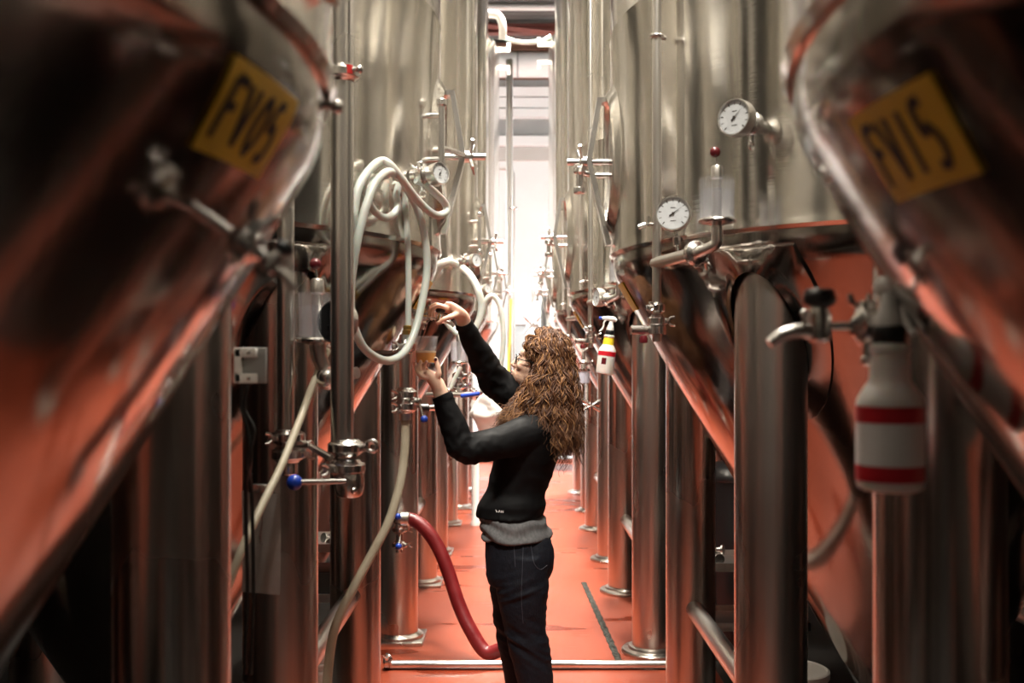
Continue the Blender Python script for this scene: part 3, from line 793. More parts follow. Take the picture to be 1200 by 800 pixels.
b = MB(); b.tube([cv(335, 95, .02), cv(322, 150, .03), cv(328, 190, .02), cv(305, 222, .01), cv(275, 230), cv(240, 205), cv(218, 160), cv(222, 115, .0), cv(255, 85, .01), cv(290, 78, .02)], .0115, 14); b.build('inner_coil', M['hose'], hose, world=True)
b = MB(); b.tube([cv(338, 100, .05), cv(350, 150, .06), cv(358, 250, .06), cv(364, 380, .06), cv(365, 500, .06), cv(364, 625, .06)], .010, 14); b.build('drop_hose', M['hose'], hose, world=True)

YC = yd(478) + .06; XC = P(475, 0, YC).x
rc = thing('drain_pipe', 'upright pipe with brass tail and blue-tipped lever, left of the beer cup', 'pipe', (XC, YC, 1.36), group='upright pipes at the near left')
zt = P(0, 392, YC).z; zb = P(0, 492, YC).z
b = MB(); b.sweep([(XC, YC, zb), (XC, YC, zt)], .019, 18); b.build('pipe', M['pipe'], rc, world=True)
b = MB(); b.lathe([(.012, .03), (.014, .028), (.014, .016), (.017, .014), (.017, .0), (.012, -.004)], (XC + .006, YC, zt), (0, 0, 1), 6); b.build('hose_tail', M['brass'], rc, world=True)
for yy in (406, 462, 476):
    b = MB(); clamp_mb(b, (XC, YC, P(0, yy, YC).z), (0, 0, 1), .019 if yy < 450 else .022, (-1, -.5, 0)); b.build('clamp', ST, rc, world=True)
b = MB(); zl = P(0, 470, YC).z; b.cyl((XC + .02, YC - .01, zl), (XC + .05, YC - .02, zl), .012, 12, bev=.002); b.cyl((XC + .045, YC - .02, zl), P(496, 489, YC - .03), .0045, 10); lv = b.build('lever', ST, rc, world=True)
b = MB(); b.ball(P(497, 491, YC - .03), .012, 14); o = b.build('knob', M['blue'], lv); o.data.transform(world_of(lv).inverted())
b = MB(); b.cyl((XC, YC, zt - .06), (XC - .12, YC + .06, zt - .06), .010, 10); b.build('bracket', ST, rc, world=True)

b = MB(); b.tube([P(475, 488, 3.19), P(474, 530, 3.19), P(468, 570, 3.17), P(455, 612, 3.14), P(438, 645, 3.12), P(418, 682, 3.1), P(402, 712, 3.08), P(390, 745, 3.06), P(384, 790, 3.04), P(380, 850, 3.0), P(360, 905, 2.95)], .0145, 14)
tag(b.build('hose', M['hose_tan']), 'translucent hose dropping from the blue-tipped lever past the slanted brace', 'hose')
b = MB(); b.tube([P(384, 410, 2.80), P(366, 452, 2.72), P(352, 490, 2.62), P(330, 545, 2.5), P(308, 590, 2.4), P(285, 640, 2.3), P(262, 700, 2.25)], .010, 12)
tag(b.build('hose', M['hose_tan']), 'thin yellowed hose slanting down-left behind the blue knob', 'hose')
def cw3(x, y, Y=5.62): return P(360 + x / 3.075, 180 + y / 3.075, Y)
b = MB(); b.tube([cw3(398, 520, 5.7), cw3(430, 480, 5.66), cw3(465, 425, 5.6), cw3(487, 396, 5.55), cw3(510, 388, 5.6), cw3(535, 398, 5.75)], .021, 12)
b.tube([cw3(560, 412, 5.72), cw3(590, 442, 5.65), cw3(615, 490, 5.6), cw3(628, 550, 5.6), cw3(618, 605, 5.6), cw3(590, 650, 5.6), cw3(560, 660, 5.6), cw3(520, 625, 5.62), cw3(500, 600, 5.65)], .021, 12)
tag(b.build('hose', M['hose']), 'milky hose draped over the thermometer behind the raised hand', 'hose')
b = MB(); b.tube([P(566, 372, 8.1), P(570, 352, 8.05), P(578, 347, 8.05), P(586, 360, 8.05), P(590, 390, 8.05), P(588, 420, 8.05), P(582, 460, 8.05)], .022, 10)
tag(b.build('hose', M['hose']), 'distant milky hose drooping on the fourth left tank', 'hose')

# ---- junction plate, cables, papers on the near left ------------------------------------------------
jb = thing('mounting_bracket', 'pale metal bracket with cut-out and screws behind the near left leg', 'bracket', P(293, 428, 2.1))
b = MB(); p = P(297, 428, 2.10)
b.box(p, (.055, .012, .075), bev=.002); b.build('plate', M['grey_plastic'], jb, world=True)
b = MB(); b.box(p + Vector((-.012, -.012, .027)), (.045, .02, .02), bev=.002); b.box(p + Vector((-.012, -.012, -.027)), (.045, .02, .02), bev=.002); b.box(p + Vector((-.028, -.012, 0)), (.014, .02, .07), bev=.002); b.build('u_frame', M['duct'], jb, world=True)
for dz in (.027, -.027):
    b = MB(); b.lathe([(.004, 0), (.004, .003), (.001, .004)], p + Vector((-.004, -.022, dz)), (0, -1, 0), 10); b.build('screw', ST, jb, world=True)
for k, (dx, lab) in enumerate(((0, 'black cable hanging behind the near left leg'), (7, 'second black cable looping beside the first one'))):
    b = MB(); b.tube([P(283 + dx, 452, 2.15), P(284 + dx * .4, 480, 2.15), P(291 + dx, 505, 2.15), P(294 - dx * .5, 540, 2.15), P(288 + dx, 580, 2.2), P(290 + dx, 700, 2.2), P(287 + dx, 790, 2.2)], .0045, 8)
    tag(b.build('cable', M['cable']), lab, 'cable', 'black cables near the left leg')
pa = thing('clipboard', 'hanging sheaf of grey papers with a clip, left behind the slanting hose', 'papers', P(303, 570, 2.56))
b = MB()
rows = []
for i in range(9):
    t = i / 8; rows.append([P(283 + 44 * s_ + 1.5 * math.sin(3 * t), 575 + 118 * t + 4 * s_, 2.56 + .012 * math.sin(5 * s_ + 2 * t)) for s_ in [j / 8 for j in range(9)]])
b.grid(rows); b.grid([[q + Vector((0, .006, 0)) for q in r_] for r_ in rows])
b.build('papers', M['paper'], pa, world=True)
b = MB(); b.box(P(303, 572, 2.555), (.05, .022, .022), bev=.004); b.build('clip', ST, pa, world=True)
b = MB(); b.tube([P(306, 585, 2.52), P(307, 610, 2.52), P(305, 632, 2.52), P(308, 638, 2.52)], .0025, 6); b.build('chain', ST, pa, world=True)

# ---- carts with fittings, buckets -------------------------------------------------------------------
def cart(label, x, y, ztop, zlow, w=.55, d=.34):
    g = thing('utility_cart', label, 'cart', (x, y, 0), group='dark steel carts between the tanks')
    for z in (ztop, zlow):
        b = MB(); b.box((x, y, z), (w, d, .012)); 
        for s in (-1, 1): b.box((x, y + s * (d / 2 - .006), z + .018), (w, .012, .03)); b.box((x + s * (w / 2 - .006), y, z + .018), (.012, d, .03))
        b.build('tray', M['pipe'], g, world=True)
    for sx in (-1, 1):
        for sy in (-1, 1):
            b = MB(); b.cyl((x + sx * (w / 2 - .02), y + sy * (d / 2 - .02), .06), (x + sx * (w / 2 - .02), y + sy * (d / 2 - .02), ztop), .013, 12); lg = b.build('leg', M['pipe'], g, world=True)
            b = MB(); b.cyl((x + sx * (w / 2 - .02) - .012, y + sy * (d / 2 - .02), .032), (x + sx * (w / 2 - .02) + .012, y + sy * (d / 2 - .02), .032), .032, 16, bev=.004); o = b.build('wheel', M['rubber'], lg); o.data.transform(world_of(lg).inverted())
    return g
cart('steel cart on the left holding loose fittings, seen past the thick pipe', -1.0, 4.92, .66, .42)
cart('steel cart on the right behind the tank legs, fittings on top', 1.12, 4.86, .58, .30)
def loose_fitting(label, c, rot, blue=False, grp=None):
    """loose clamp valve: pipe stub with two flanges and a lever"""
    g = thing('loose_fitting', label, 'fitting', c, group=grp)
    b = MB(); b.lathe([(.013, -.05), (.024, -.05), (.024, -.042), (.013, -.038), (.013, -.02), (.019, -.015), (.019, .015), (.013, .02), (.013, .038), (.024, .042), (.024, .05), (.013, .05)], (0, 0, 0), (1, 0, 0), 20)
    b.build('body', ST, g)
    b = MB(); b.cyl((0, 0, .015), (0, 0, .032), .006, 8); b.cyl((0, 0, .03), (.05, .01, .034), .004, 8); b.build('lever', ST, g)
    if blue:
        b = MB(); b.ball((.055, .01, .035), .011, 12); b.build('knob', M['blue'], g)
    g.rotation_euler = rot
    return g
random.seed(3)
gl = 'loose fittings on the left cart'; gr_ = 'loose fittings on the right cart'
spots = [(-.86, 4.80, .0), (-.80, 4.83, .0), (-.90, 4.90, .0), (-.83, 4.80, .045), (-.79, 4.88, .045), (-.85, 4.86, .09)]
for k, (x, y, dz) in enumerate(spots):
    loose_fitting('loose steel clamp fitting heaped on the left cart' if k != 4 else 'loose fitting with a blue knob heaped on the left cart', (x, y, .69 + dz + .003), (random.uniform(-.4, .4), random.uniform(-.3, .3), random.uniform(0, 3)), k == 4, gl)
for k, (x, y, dz) in enumerate([(.92, 4.76, 0), (.97, 4.80, 0), (.90, 4.80, .045), (.95, 4.76, .05)]):
    loose_fitting('loose steel clamp fitting heaped on the right cart', (x, y, .61 + dz + .003), (random.uniform(-.4, .4), random.uniform(-.3, .3), random.uniform(0, 3)), False, gr_)
cr = thing('crate', 'black crate on the lower tray of the left cart', 'crate', (-.86, 4.9, .43))
b = MB(); b.box((0, 0, .007), (.22, .2, .012), bev=.003)
for s in (-1, 1): b.box((s * .105, 0, .06), (.012, .2, .11), bev=.003); b.box((0, s * .095, .06), (.2, .012, .11), bev=.003)
b.build('body', M['darkbox'], cr)
b = MB(); b.box((0, 0, .118), (.23, .21, .008), bev=.003); b.build('rim', M['black'], cr)
bn = thing('waste_bin', 'tall black bin standing in shadow behind the right cart', 'bin', (1.18, 5.25, 0))
b = MB(); b.lathe([(.13, 0), (.14, .01), (.165, .95), (.15, .95), (.13, .03)], n=36); b.build('body', M['black'], bn)
b = MB(); b.lathe([(.172, .94), (.176, .95), (.172, .975), (.12, 1.03), (.001, 1.05)], n=36); b.build('lid', M['black'], bn)
def bucket(label, x, y, r, h, lid=True):
    g = thing('bucket', label, 'bucket', (x, y, 0), group='white plastic buckets')
    b = MB(); pr = [(r * .86, 0), (r * .88, .006)]
    pr += [(r * .93, h * .6), (r * 1.0, h * .62), (r * 1.0, h * .66), (r * .94, h * .67), (r * .95, h * .74), (r * 1.0, h * .76), (r * 1.0, h * .8), (r * .96, h * .81), (r * .98, h * .92), (r * .98, h)]
    if not lid: pr += [(r * .94, h), (r * .90, h * .5), (r * .84, .012), (.001, .012)]
    b.lathe(pr, n=40); b.build('body', M['white_plastic'], g)
    if lid:
        b = MB(); b.lathe([(r * 1.0, h - .025), (r * 1.04, h - .02), (r * 1.04, h + .004), (r * .98, h + .008), (r * .94, h + .002), (.001, h + .002)], n=40); b.build('lid', M['white_plastic'], g)
    b = MB(); b.tube([(r * 1.0, 0, h * .78), (r * .9, -r * .55, h * .55), (0, -r * 1.1, h * .42), (-r * .9, -r * .55, h * .55), (-r * 1.0, 0, h * .78)], .003, 8); b.build('handle', ST, g)
    return g
bucket('white bucket with closed lid at the foot of the large right leg', 1.085, 3.87, .13, .37)
bucket('white ribbed bucket under the slanted brace on the left', -.905, 4.62, .125, .24, False)

# ---- red hose, floor pipe, drain --------------------------------------------------------------------
vy = 5.38; vx = P(468, 0, vy).x
vr = thing('drain_valve', 'stacked clamp valve with blue levers where the red hose starts', 'valve', (vx, vy, .55))
zs = [P(0, y_, vy).z for y_ in (607, 618, 636)]
b = MB(); b.sweep([(vx, vy, zs[2] - .05), (vx, vy, zs[0] + .02), ], .020, 18); b.cyl((vx, vy, zs[1]), (vx + .0, vy + .10, zs[1]), .016, 12); b.build('pipe', ST, vr, world=True)
for z_ in zs:
    b = MB(); clamp_mb(b, (vx, vy, z_ - .01), (0, 0, 1), .024, (1, -.6, 0)); b.build('clamp', ST, vr, world=True)
for q_, e_ in ((P(466, 605, vy - .05), (vx, vy, zs[0])), (P(467, 640, vy - .05), (vx + .01, vy, zs[1] - .02))):
    b = MB(); b.cyl(e_, q_, .006, 8); lv = b.build('lever', ST, vr, world=True)
    b = MB(); b.ball(q_, .018, 14); o = b.build('knob', M['blue'], lv); o.data.transform(world_of(lv).inverted())
b = MB(); rp = [Vector((vx + .01, vy, P(0, 608, vy).z)), P(484, 609, 5.38), P(499, 620, 5.36), P(514, 642, 5.34), P(526, 672, 5.31), P(537, 706, 5.27), P(551, 737, 5.22), P(570, 764, 5.17), P(592, 777, 5.14)]
rp = [p.copy() for p in rp]; rp[-1].z = .083
rp += [Vector((.02, 5.09, .080)), Vector((.09, 5.03, .080)), Vector((.13, 4.90, .05)), Vector((.135, 4.75, .04)), Vector((.12, 4.55, .04)), Vector((.09, 4.36, .04))]
b.tube(rp, .037, 20); rh = b.build('red_hose', M['red_hose'])
tag(rh, 'thick red hose arching down to the floor behind the woman', 'hose')
b = MB(); b.cyl(rp[0] - Vector((.005, 0, 0)), P(480, 608, 5.38), .041, 18, bev=.004); b.build('hose_ferrule', ST, rh)
fp = thing('floor_pipe', 'steel pipe lying across the aisle floor behind the woman', 'pipe', (0, 5.06, 0))
b = MB(); b.sweep([(-.66, 5.06, .023), (.86, 5.06, .023)], .0215, 18); b.build('pipe', M['pipe'], fp, world=True)
b = MB(); clamp_mb(b, (-.645, 5.06, .039), (1, 0, 0), .0215, (0, -.3, 1)); b.build('clamp', ST, fp, world=True)
M['grate'] = noisy('slot_drain_grit', (.010, .010, .008), (.06, .06, .053), (70, 70, 70), (.85, .95), bump=.004, bscale=(120, 120, 120), lo=.42, hi=.58, Specular_IOR_Level=.1)
b = MB(); rows = []
for i in range(41):
    t = i / 40; x = .485 + (.547 - .485) * t; y = 6.99 + (5.12 - 6.99) * t; hw = .019 + .003 * math.sin(i * 2.3)
    rows.append([(x - hw, y, .001), (x - hw * .8, y, .005), (x + hw * .8, y, .005), (x + hw, y, .001)])
b.grid(rows); tag(b.build('floor_drain', M['grate']), 'narrow grey slot drain let into the red floor on the right of the aisle', 'drain')

# ---- left row, third tank: lower fittings ------------------------------------------------------------
air_lock('pale air lock under the raised sleeve, third left tank', GA, P(538, 424, 5.45), .95)
mr_ = thing('valve_manifold', 'horizontal sample pipe with blue lever below the raised sleeve', 'pipe', P(545, 463, 5.4))
b = MB(); b.tube([P(518, 462, 5.45), P(545, 462, 5.42), P(560, 461, 5.4), P(566, 455, 5.4), P(567, 440, 5.4), P(567, 425, 5.4)], .014, 14); b.build('pipe', M['pipe'], mr_, world=True)
b = MB(); b.sweep([P(538, 428, 5.45), P(538, 462, 5.44)], .013, 14); b.build('stand', M['pipe'], mr_, world=True)
for x_, y_ in ((538, 440), (538, 452)):
    b = MB(); clamp_mb(b, P(x_, y_, 5.45), (0, 0, 1), .022, (1, -.5, 0)); b.build('clamp', ST, mr_, world=True)
for x_ in (524, 556):
    b = MB(); clamp_mb(b, P(x_, 462, 5.43), (1, 0, 0), .016, (0, -.5, 1)); b.build('clamp', ST, mr_, world=True)
b = MB(); b.cyl(P(540, 464, 5.36), P(562, 461, 5.34), .011, 12, bev=.003); b.build('lever', M['blue'], mr_, world=True)
b = MB(); b.sweep([P(518, 462, 5.45), P(500, 462, 5.50)], .012, 12); b.build('stub', M['pipe'], mr_, world=True)
dv = thing('drain_lever', 'steel cross valve with black grip behind the near forearm', 'valve', P(505, 478, 4.75))
b = MB(); b.cyl(P(500, 478, 4.75), P(522, 477, 4.8), .014, 14); clamp_mb(b, P(516, 474, 4.8), (0, 0, 1), .022, (1, -.4, 0)); b.sweep([P(516, 488, 4.8), P(516, 462, 4.8)], .015, 12); b.cyl(P(516, 480, 4.8), (-.622, 5.488, 1.335), .012, 10); b.build('body', ST, dv, world=True)
b = MB(); b.cyl(P(492, 478, 4.74), P(503, 478, 4.75), .021, 14, bev=.005); b.build('grip', M['black'], dv, world=True)
# diagonal bright hose tail and star valve on the right
b = MB(); b.tube([P(540, 430, 5.3), P(533, 444, 5.3), P(528, 456, 5.3)], .012, 10); tag(b.build('hose_tail', M['hose']), 'short white hose tail under the pale air lock of the third left tank', 'hose')
sv = thing('star_valve', 'star-handled drain valve low on the right row beside the curls', 'valve', P(692, 475, 5.3))
b = MB(); b.cyl(P(676, 475, 5.3), P(694, 475, 5.3), .012, 12); b.ball(P(693, 475, 5.3), .022, 14); b.cyl(P(693, 475, 5.3), P(700, 475, 5.42), .012, 10); b.build('body', ST, sv, world=True)
b = MB()
for k in range(3):
    a = k * PI / 3 + .5; d_ = Vector((math.cos(a), 0, math.sin(a))) * .055; c_ = P(693, 475, 5.27); b.cyl(c_ - d_, c_ + d_, .008, 8)
b.build('star_handle', ST, sv, world=True)
sj = thing('sample_jar', 'small bluish sample jar clamped under the right row riser', 'jar', P(683, 449, 6.9))
b = MB(); c_ = P(684, 449, 6.9); b.lathe([(.03, 0), (.042, .003), (.042, .085), (.036, .09)], c_, (0, 0, 1), 24); b.build('jar', M['jarblue'], sj, world=True)
b = MB(); b.lathe([(.044, .085), (.044, .10), (.02, .105), (.014, .13)], c_, (0, 0, 1), 24); clamp_mb(b, c_ + Vector((0, 0, .14)), (0, 0, 1), .018, (1, -.4, 0)); b.build('lid', ST, sj, world=True)
b = MB(); b.sweep([c_ + Vector((0, 0, .1)), c_ + Vector((0, 0, .22)), c_ + Vector((.03, 0, .24))], .012, 10); b.build('neck', M['pipe'], sj, world=True)

# ---- far end ------------------------------------------------------------------------------------------
def up(name, label, x, Y, y0, r, mat, bend=None, cat='pipe', y1=None):
    p0 = P(x, y0, Y); b = MB()
    zb = 0 if y1 is None else P(x, y1, Y).z
    pts = [(p0.x, Y, zb), (p0.x, Y, p0.z)]
    if bend: pts = [(p0.x, Y, zb), (p0.x, Y, p0.z - .06), (p0.x - .03, Y, p0.z - .01), (p0.x - .08, Y, p0.z), (p0.x - bend, Y, p0.z)]
    b.sweep(pts, r, 16); return tag(b.build(name, mat), label, cat, 'standpipes at the far end')
sp = up('standpipe', 'fat pale standpipe at the far end left of the white wall', 597, 12.9, 70, .045, M['pipe'])
b = MB(); b.torus((sp.data.vertices[0].co.x, 12.9, 3.5), (0, 0, 1), .055, .015, 20, 8); b.build('clamp', ST, sp)
up('standpipe', 'thin standpipe bending over at its top in front of the white wall', 602, 13.4, 198, .017, M['pipe'], .35)
b = MB(); b.tube([P(599, 350, 12.6), P(598, 390, 12.6), P(596, 430, 12.6), P(597, 470, 12.6), P(596, 560, 12.6), P(594, 566, 12.6)], .016, 8); tag(b.build('cable', M['cable_yellow']), 'yellow cable hanging beside the fat far standpipe', 'cable')
bt = thing('bright_tank', 'small round-topped tank against the far white wall, right of centre', 'tank', (.68, 14.2, 0))
b = MB(); b.lathe([(.5, .35), (.52, .37), (.52, 2.3), (.49, 2.42), (.38, 2.5), (.16, 2.55), (.001, 2.56)], n=48); b.build('shell', M['shell'], bt)
b = MB(); b.tube([(-.44, -.2, 2.35), (-.44, -.2, 2.68), (-.40, -.2, 2.72), (-.1, -.2, 2.72), (.1, -.2, 2.72)], .018, 10); b.build('rail', M['pipe'], bt)
b = MB(); b.cyl((-.12, 0, 2.5), (-.12, 0, 2.82), .03, 12); b.lathe([(.045, -.03), (.05, 0), (.045, .05)], (-.12, 0, 2.85), (0, 0, 1), 12); b.build('top_valve', M['black'], bt)
for sx in (-1, 1):
    for sy in (-1, 1):
        b = MB(); b.cyl((sx * .34, sy * .34, 0), (sx * .34, sy * .34, .5), .05, 16); b.build('leg', M['leg'], bt)
b = MB()
for k in range(4):
    a = PI / 4 + k * PI / 2; b.cyl((-.44, -.36, 2.02), (-.44 + .16 * math.cos(a), -.40, 2.02 + .16 * math.sin(a)), .014, 8)
b.cyl((-.40, -.30, 2.02), (-.45, -.42, 2.02), .02, 10); b.build('cross_handle', ST, bt)
cb = thing('control_cabinet', 'grey cabinet standing beside the small far tank', 'cabinet', (.13, 15.6, 0))
b = MB(); b.box((0, 0, 1.03), (.34, .4, 2.06), bev=.01); b.build('body', M['grey_plastic'], cb)
b = MB(); b.box((0, -.206, 1.1), (.30, .012, 1.7), bev=.004); dr_ = b.build('door', M['grey_plastic'], cb)
b = MB(); b.box((.11, -.22, 1.1), (.02, .02, .14), bev=.004); b.build('handle', M['black'], dr_)
b = MB(); b.box((0, 0, 2.09), (.36, .42, .03), bev=.006); b.build('top', M['white_plastic'], cb)
b = MB(); b.sweep([(-1.9, 14.9, .05), (1.9, 14.9, .05)], .05, 16); tag(b.build('floor_pipe', M['pipe']), 'steel pipe lying across the floor at the far end of the aisle', 'pipe')
# crumpled white sheet hung between the far left legs
b = MB(); rows = []
for i in range(25):
    t = i / 24; row = []
    for j in range(25):
        a = 2 * PI * j / 24; rr_ = (.06 + .10 * math.sin(PI * min(1, t * 1.15)) ** .7) * (1 + .35 * noise.noise(Vector((math.cos(a) * 2.2, math.sin(a) * 2.2, t * 5))))
        row.append(P(576, 455 + 62 * t, 9.6) + Vector((rr_ * 1.2 * math.cos(a), rr_ * .8 * math.sin(a), .03 * noise.noise(Vector((a, t * 6, 2))))))
    rows.append(row)
b.grid(rows); tag(b.build('plastic_sack', M['white_plastic']), 'crumpled white plastic sack hanging under the upper arm on the far left', 'sack')
b = MB(); b.lathe([(.035, 0), (.045, .0), (.045, .03), (.035, .05), (.035, .62), (.03, .63)], P(557, 578, 9.35) * Vector((1, 1, 0)) if False else (P(557, 0, 9.35).x, 9.35, 0), (0, 0, 1), 20); tag(b.build('plastic_tube', M['white_plastic']), 'short white upright tube on the floor among the far left legs', 'tube')
# slack cable strung between the two farthest tank tops
b = MB(); b.tube([(-.13, 11.05, 5.13), (-.05, 11.0, 5.08), (.1, 11.0, 5.05), (.3, 11.0, 5.07), (.40, 11.0, 5.12)], .022, 10); tag(b.build('overhead_cable', M['hose']), 'slack pale line strung between the farthest tank tops', 'cable')
b = MB(); b.tube([P(545, 17, 10.75), P(566, 16, 10.75), P(580, 17, 10.75), P(586, 21, 10.75), P(589, 32, 10.75), P(589, 46, 10.78)], .042, 14); tag(b.build('vent_pipe', M['duct']), 'white bent vent pipe on the shoulder of the farthest left tank', 'pipe')
fix_markings()
# ================================================================== the woman
def voxel(b, size, name, smooth=2):
    """merge overlapping pieces into one continuous skin"""
    me = bpy.data.meshes.new('tmp'); bmesh.ops.recalc_face_normals(b.bm, faces=b.bm.faces[:]); b.bm.to_mesh(me); b.bm.free()
    o = bpy.data.objects.new('tmp', me); C.objects.link(o)
    m = o.modifiers.new('r', 'REMESH'); m.mode = 'VOXEL'; m.voxel_size = size; m.use_smooth_shade = True
    if smooth:
        s = o.modifiers.new('s', 'SMOOTH'); s.factor = .5; s.iterations = smooth
    dg = bpy.context.evaluated_depsgraph_get(); dg.update()
    out = bpy.data.meshes.new_from_object(o.evaluated_get(dg)); out.name = name
    bpy.data.objects.remove(o); bpy.data.meshes.remove(me)
    for p in out.polygons: p.use_smooth = True
    return out

FD = Vector((-.975, .22, 0)); FD.normalize(); LD = Vector((FD.y, -FD.x, 0))   # facing, towards her far (right) side
def loft(b, secs, n=40, k=4, ex=2.3):
    """secs: (center, half depth, half width) rings in the facing frame, splined"""
    cs = spline([s[0] for s in secs], k); m = len(cs)
    a = interp([s[1] for s in secs], m); w = interp([s[2] for s in secs], m)
    rows = []
    for i in range(m):
        row = []
        for j in range(n):
            t = 2 * PI * j / n; c, s = math.cos(t), math.sin(t)
            row.append(cs[i] + FD * (a[i] * math.copysign(abs(c) ** (2 / ex), c)) + LD * (w[i] * math.copysign(abs(s) ** (2 / ex), s)))
        rows.append(row)
    R = b.grid(rows, close_u=True); b.face(list(reversed(R[0]))); b.face(R[-1])

PX = 4.0 / F
woman = thing('person', 'woman in black pullover and dark jeans with long curly hair holding up a beer cup', 'person', (.10, 4.0, 0))
def finish(me, name, mat, parent=None):
    parent = parent or woman
    me.transform(world_of(parent).inverted())
    me.materials.clear(); me.materials.append(mat)
    o = bpy.data.objects.new(name, me); C.objects.link(o); o.parent = parent
    return o
M['skin'] = noisy('skin', (.66, .42, .31), (.74, .49, .37), (18, 18, 18), (.42, .52), bump=.0006, bscale=(160, 160, 160), Subsurface_Weight=.15)
M['sweater'] = noisy('black_jersey', (.0038, .0038, .0042), (.0058, .0058, .0063), (30, 30, 30), (.6, .75), bump=.0015, bscale=(26, 26, 26), Specular_IOR_Level=.12)
M['jeans'] = noisy('dark_denim', (.0040, .0050, .0088), (.0075, .0095, .0165), (40, 40, 120), (.65, .8), bump=.0015, bscale=(200, 200, 90), Specular_IOR_Level=.25)
M['stitch'] = simple('denim_stitching', (.05, .053, .07), .8)
M['shirt'] = noisy('grey_marl', (.10, .10, .103), (.15, .15, .154), (90, 90, 40), (.8, .9), bump=.002, bscale=(50, 50, 12))
M['hair_a'] = noisy('brown_hair', (.038, .0135, .006), (.066, .0245, .010), (14, 14, 9), (.5, .6), Specular_IOR_Level=.3)
M['hair_b'] = noisy('light_brown_hair', (.078, .030, .012), (.125, .051, .020), (14, 14, 9), (.5, .6), Specular_IOR_Level=.3)
M['hair_c'] = noisy('golden_hair', (.19, .086, .032), (.29, .145, .058), (14, 14, 9), (.5, .6), Specular_IOR_Level=.3)
M['hair_d'] = simple('deep_brown_hair', (.030, .013, .006), .5)
M['lips'] = simple('lips', (.42, .13, .11), .4)
M['eye'] = simple('eye_white', (.7, .68, .66), .15)
M['nail'] = simple('dark_nail_polish', (.05, .008, .012), .2)
M['lens'] = simple('spectacle_frame', (.012, .010, .009), .25)

# -- joints
def J(x, y, Y): return P(x, y, Y)
shL, elL, cuL, wrL = J(612, 512, 3.86), J(543, 523, 3.76), J(521, 470, 3.745), J(515, 456, 3.745)
shR, elR, cuR, wrR = J(618, 482, 4.10), J(576, 440, 4.05), J(545, 382, 3.86), J(542, 372, 3.83)

# -- hands (rings of tapering finger segments)
def finger(b, pts, r0, r1, n=12):
    pts = [Vector(p) for p in pts]
    s = spline(pts, 5); m = len(s)
    rr = []
    for i in range(m):
        t = i / (m - 1); r = r0 + (r1 - r0) * t
        r *= 1 + .07 * math.cos(2 * PI * t * (len(pts) - 1))
        rr.append(r)
    b.sweep(s, rr, n); b.ball(s[-1], r1 * .98, 10); b.ball(s[0], r0, 10)

body = MB()
# left hand, under the cup: forearm, heel of the palm, palm, four fingers and the thumb
def hL(x, y, dY=0): return P(x, y, 3.745 + dY)
CUP_T, CUP_B = P(499, 394, 3.77), P(499, 425.5, 3.77)
body.sweep(spline([elL, J(527, 490, 3.752), wrL, hL(511, 447, .0)], 6), [(.040, .040), (.036, .036), (.030, .026), (.027, .022), (.028, .021)], 18)
body.sweep(spline([wrL, hL(510, 447), hL(505, 441, .004), hL(500, 436, .008)], 6), [(.024, .026), (.026, .030), (.024, .034), (.016, .034)], 18, up=(.5, 0, .8))
for (pts, r0, r1) in (
    ([hL(505, 440, .035), hL(500, 433, .05), hL(494, 427, .058), hL(490, 419, .052)], .0095, .0070),
    ([hL(503, 440, .012), hL(497, 435, .0), hL(497, 429, -.008), hL(500, 423.5, -.018)], .0098, .0072),
    ([hL(501, 441, -.006), hL(494, 438, -.016), hL(491, 431, -.022), hL(493, 423, -.022)], .0098, .0072),
    ([hL(500, 443, -.022), hL(493, 441, -.028), hL(488, 434, -.024), hL(486.5, 425, -.008)], .0090, .0064),
    ([hL(510, 446, -.010), hL(514, 438, -.020), hL(513, 429, -.020), hL(510.5, 420, -.020)], .0125, .0085)):
    finger(body, pts, r0, r1)
# right hand, palm down over the valve knob
def hR(x, y, dY=0): return P(x, y, 3.79 + dY)
body.sweep(spline([elR, J(558, 408, 3.95), cuR, wrR, hR(536, 366, .012)], 6), [(.042, .042), (.037, .037), (.030, .030), (.026, .028), (.024, .030)], 18)
body.sweep(spline([wrR, hR(536, 366, .016), hR(528, 361, .014), hR(521, 359.5, .012)], 6), [(.024, .028), (.021, .034), (.017, .038), (.012, .037)], 18, up=(0, 0, 1))
for (pts, r0, r1) in (
    ([hR(524, 361, -.016), hR(514, 358.5, -.02), hR(507, 362, -.022), hR(504.5, 370, -.020), ], .0098, .0070),
    ([hR(523, 360, .004), hR(511, 357, .004), hR(504, 361.5, .002), hR(501.5, 371, -.002)], .0100, .0072),
    ([hR(523, 360.5, .024), hR(512, 359, .026), hR(506, 365, .024), hR(506, 374, .018)], .0096, .0068),
    ([hR(524, 361.5, .042), hR(515, 361.5, .046), hR(510, 367, .044), hR(510, 374, .038)], .0088, .0060),
    ([hR(535, 368, -.008), hR(528, 371, -.028), hR(520, 374, -.036), hR(513.5, 378.5, -.036)], .0125, .0080)):
    finger(body, pts, r0, r1)
